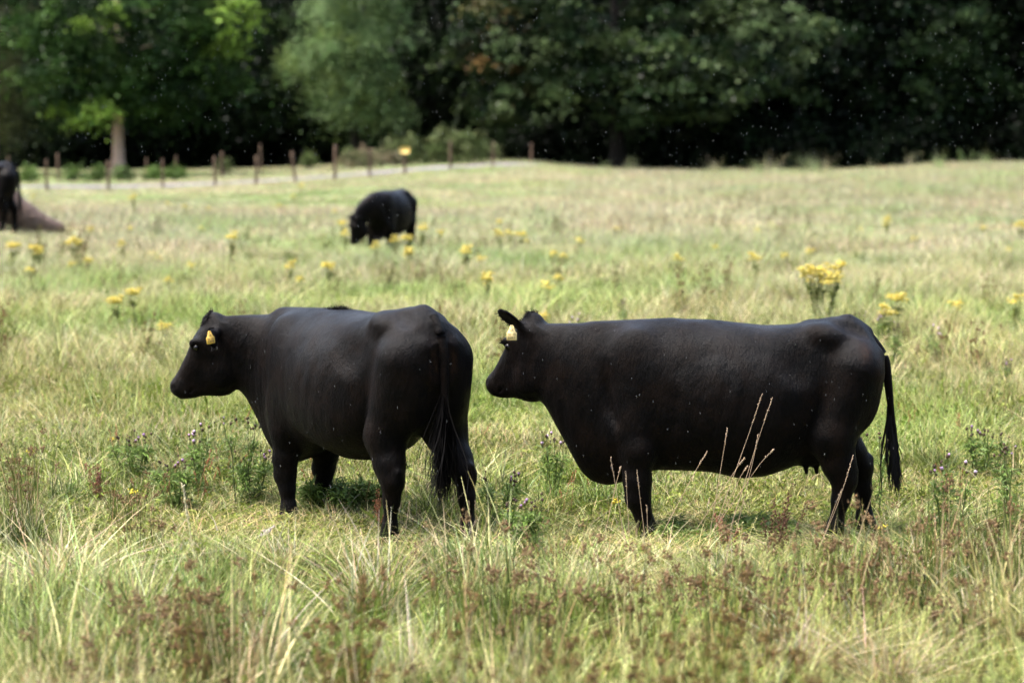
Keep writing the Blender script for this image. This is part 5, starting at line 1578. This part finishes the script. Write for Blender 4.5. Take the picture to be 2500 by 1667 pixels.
straws('dry_grass_tuft', 'straws crossing the left cow\'s far hind foot', 13.9, [
 [(1000, 1222), (992, 1280), (985, 1330)], [(1112, 1190), (1104, 1250), (1095, 1300)], [(1160, 1222), (1161, 1250), (1163, 1280)], [(1145, 1222), (1146, 1250), (1150, 1290)]])
# a pale seed plume lying over, left of the left cow's front foot
a0, a1 = at_depth(624, 1318, 14.0), at_depth(670, 1284, 14.1)
hp = [a0 + (a1 - a0) * t + rp.randn(3) * .007 * math.sin(math.pi * min(.95, t + .1)) for t in np.linspace(0, 1, 260)]
root = empty('grass_plume', tuple(a0))
v, q, c = specks(rp, np.array(hp) - a0, .0035, 2.6, [(.55, .48, .46), (.62, .56, .50)])
link_mesh('plume', col_mesh('plume', v, q, c), M_PLANT, root)
sv, sq = strip_tube([np.zeros(3), np.array((-.03, 0, -.06)), np.array((-.05, .0, -a0[2]))], [.002, .002, .002], 5)
link_mesh('stalk', col_mesh('stalk', sv, sq, np.tile([[.4, .4, .2]], (len(sv), 1))), M_PLANT, root)
tag(root, 'pale grey-pink seed plume lying over the turf left of the left cow\'s front foot', 'grass')

# ------------------------------------------------------------------ rain
def build_rain():
    n = 6500
    y = 12.4 + 9 * rp.rand(n); x = rp.uniform(-1, 1, n) * (.23 * y + .5)
    z = CAM_H + y * rp.uniform(-.26, .085, n)
    m = z > .1; x, y, z = x[m], y[m], z[m]; n = len(x)
    L = rp.uniform(.005, .010, n); w = .00048 * rp.uniform(.6, 1.4, n)
    ax = np.stack([np.full(n, .10) + rp.randn(n) * .05, rp.randn(n) * .05, np.full(n, -1.0)], 1)
    ax /= np.linalg.norm(ax, axis=1)[:, None]
    p = np.stack([x, y, z], 1); e1 = np.tile([1.0, 0, 0], (n, 1)); e2 = np.tile([0, 1.0, 0], (n, 1))
    V = np.stack([p - ax * L[:, None], p + e1 * w[:, None], p + e2 * w[:, None], p - e1 * w[:, None], p - e2 * w[:, None], p + ax * L[:, None]], 1).reshape(-1, 3)
    f = np.array([[0, 2, 1], [0, 3, 2], [0, 4, 3], [0, 1, 4], [5, 1, 2], [5, 2, 3], [5, 3, 4], [5, 4, 1]])
    Q = (np.arange(n)[:, None, None] * 6 + f[None]).reshape(-1, 3)
    m_ = principled('rain_water', (.36, .38, .40), rough=.15, spec=.6)
    tag(link_mesh('raindrops', mesh_np('raindrops', V, Q), m_), kind='stuff')
build_rain()
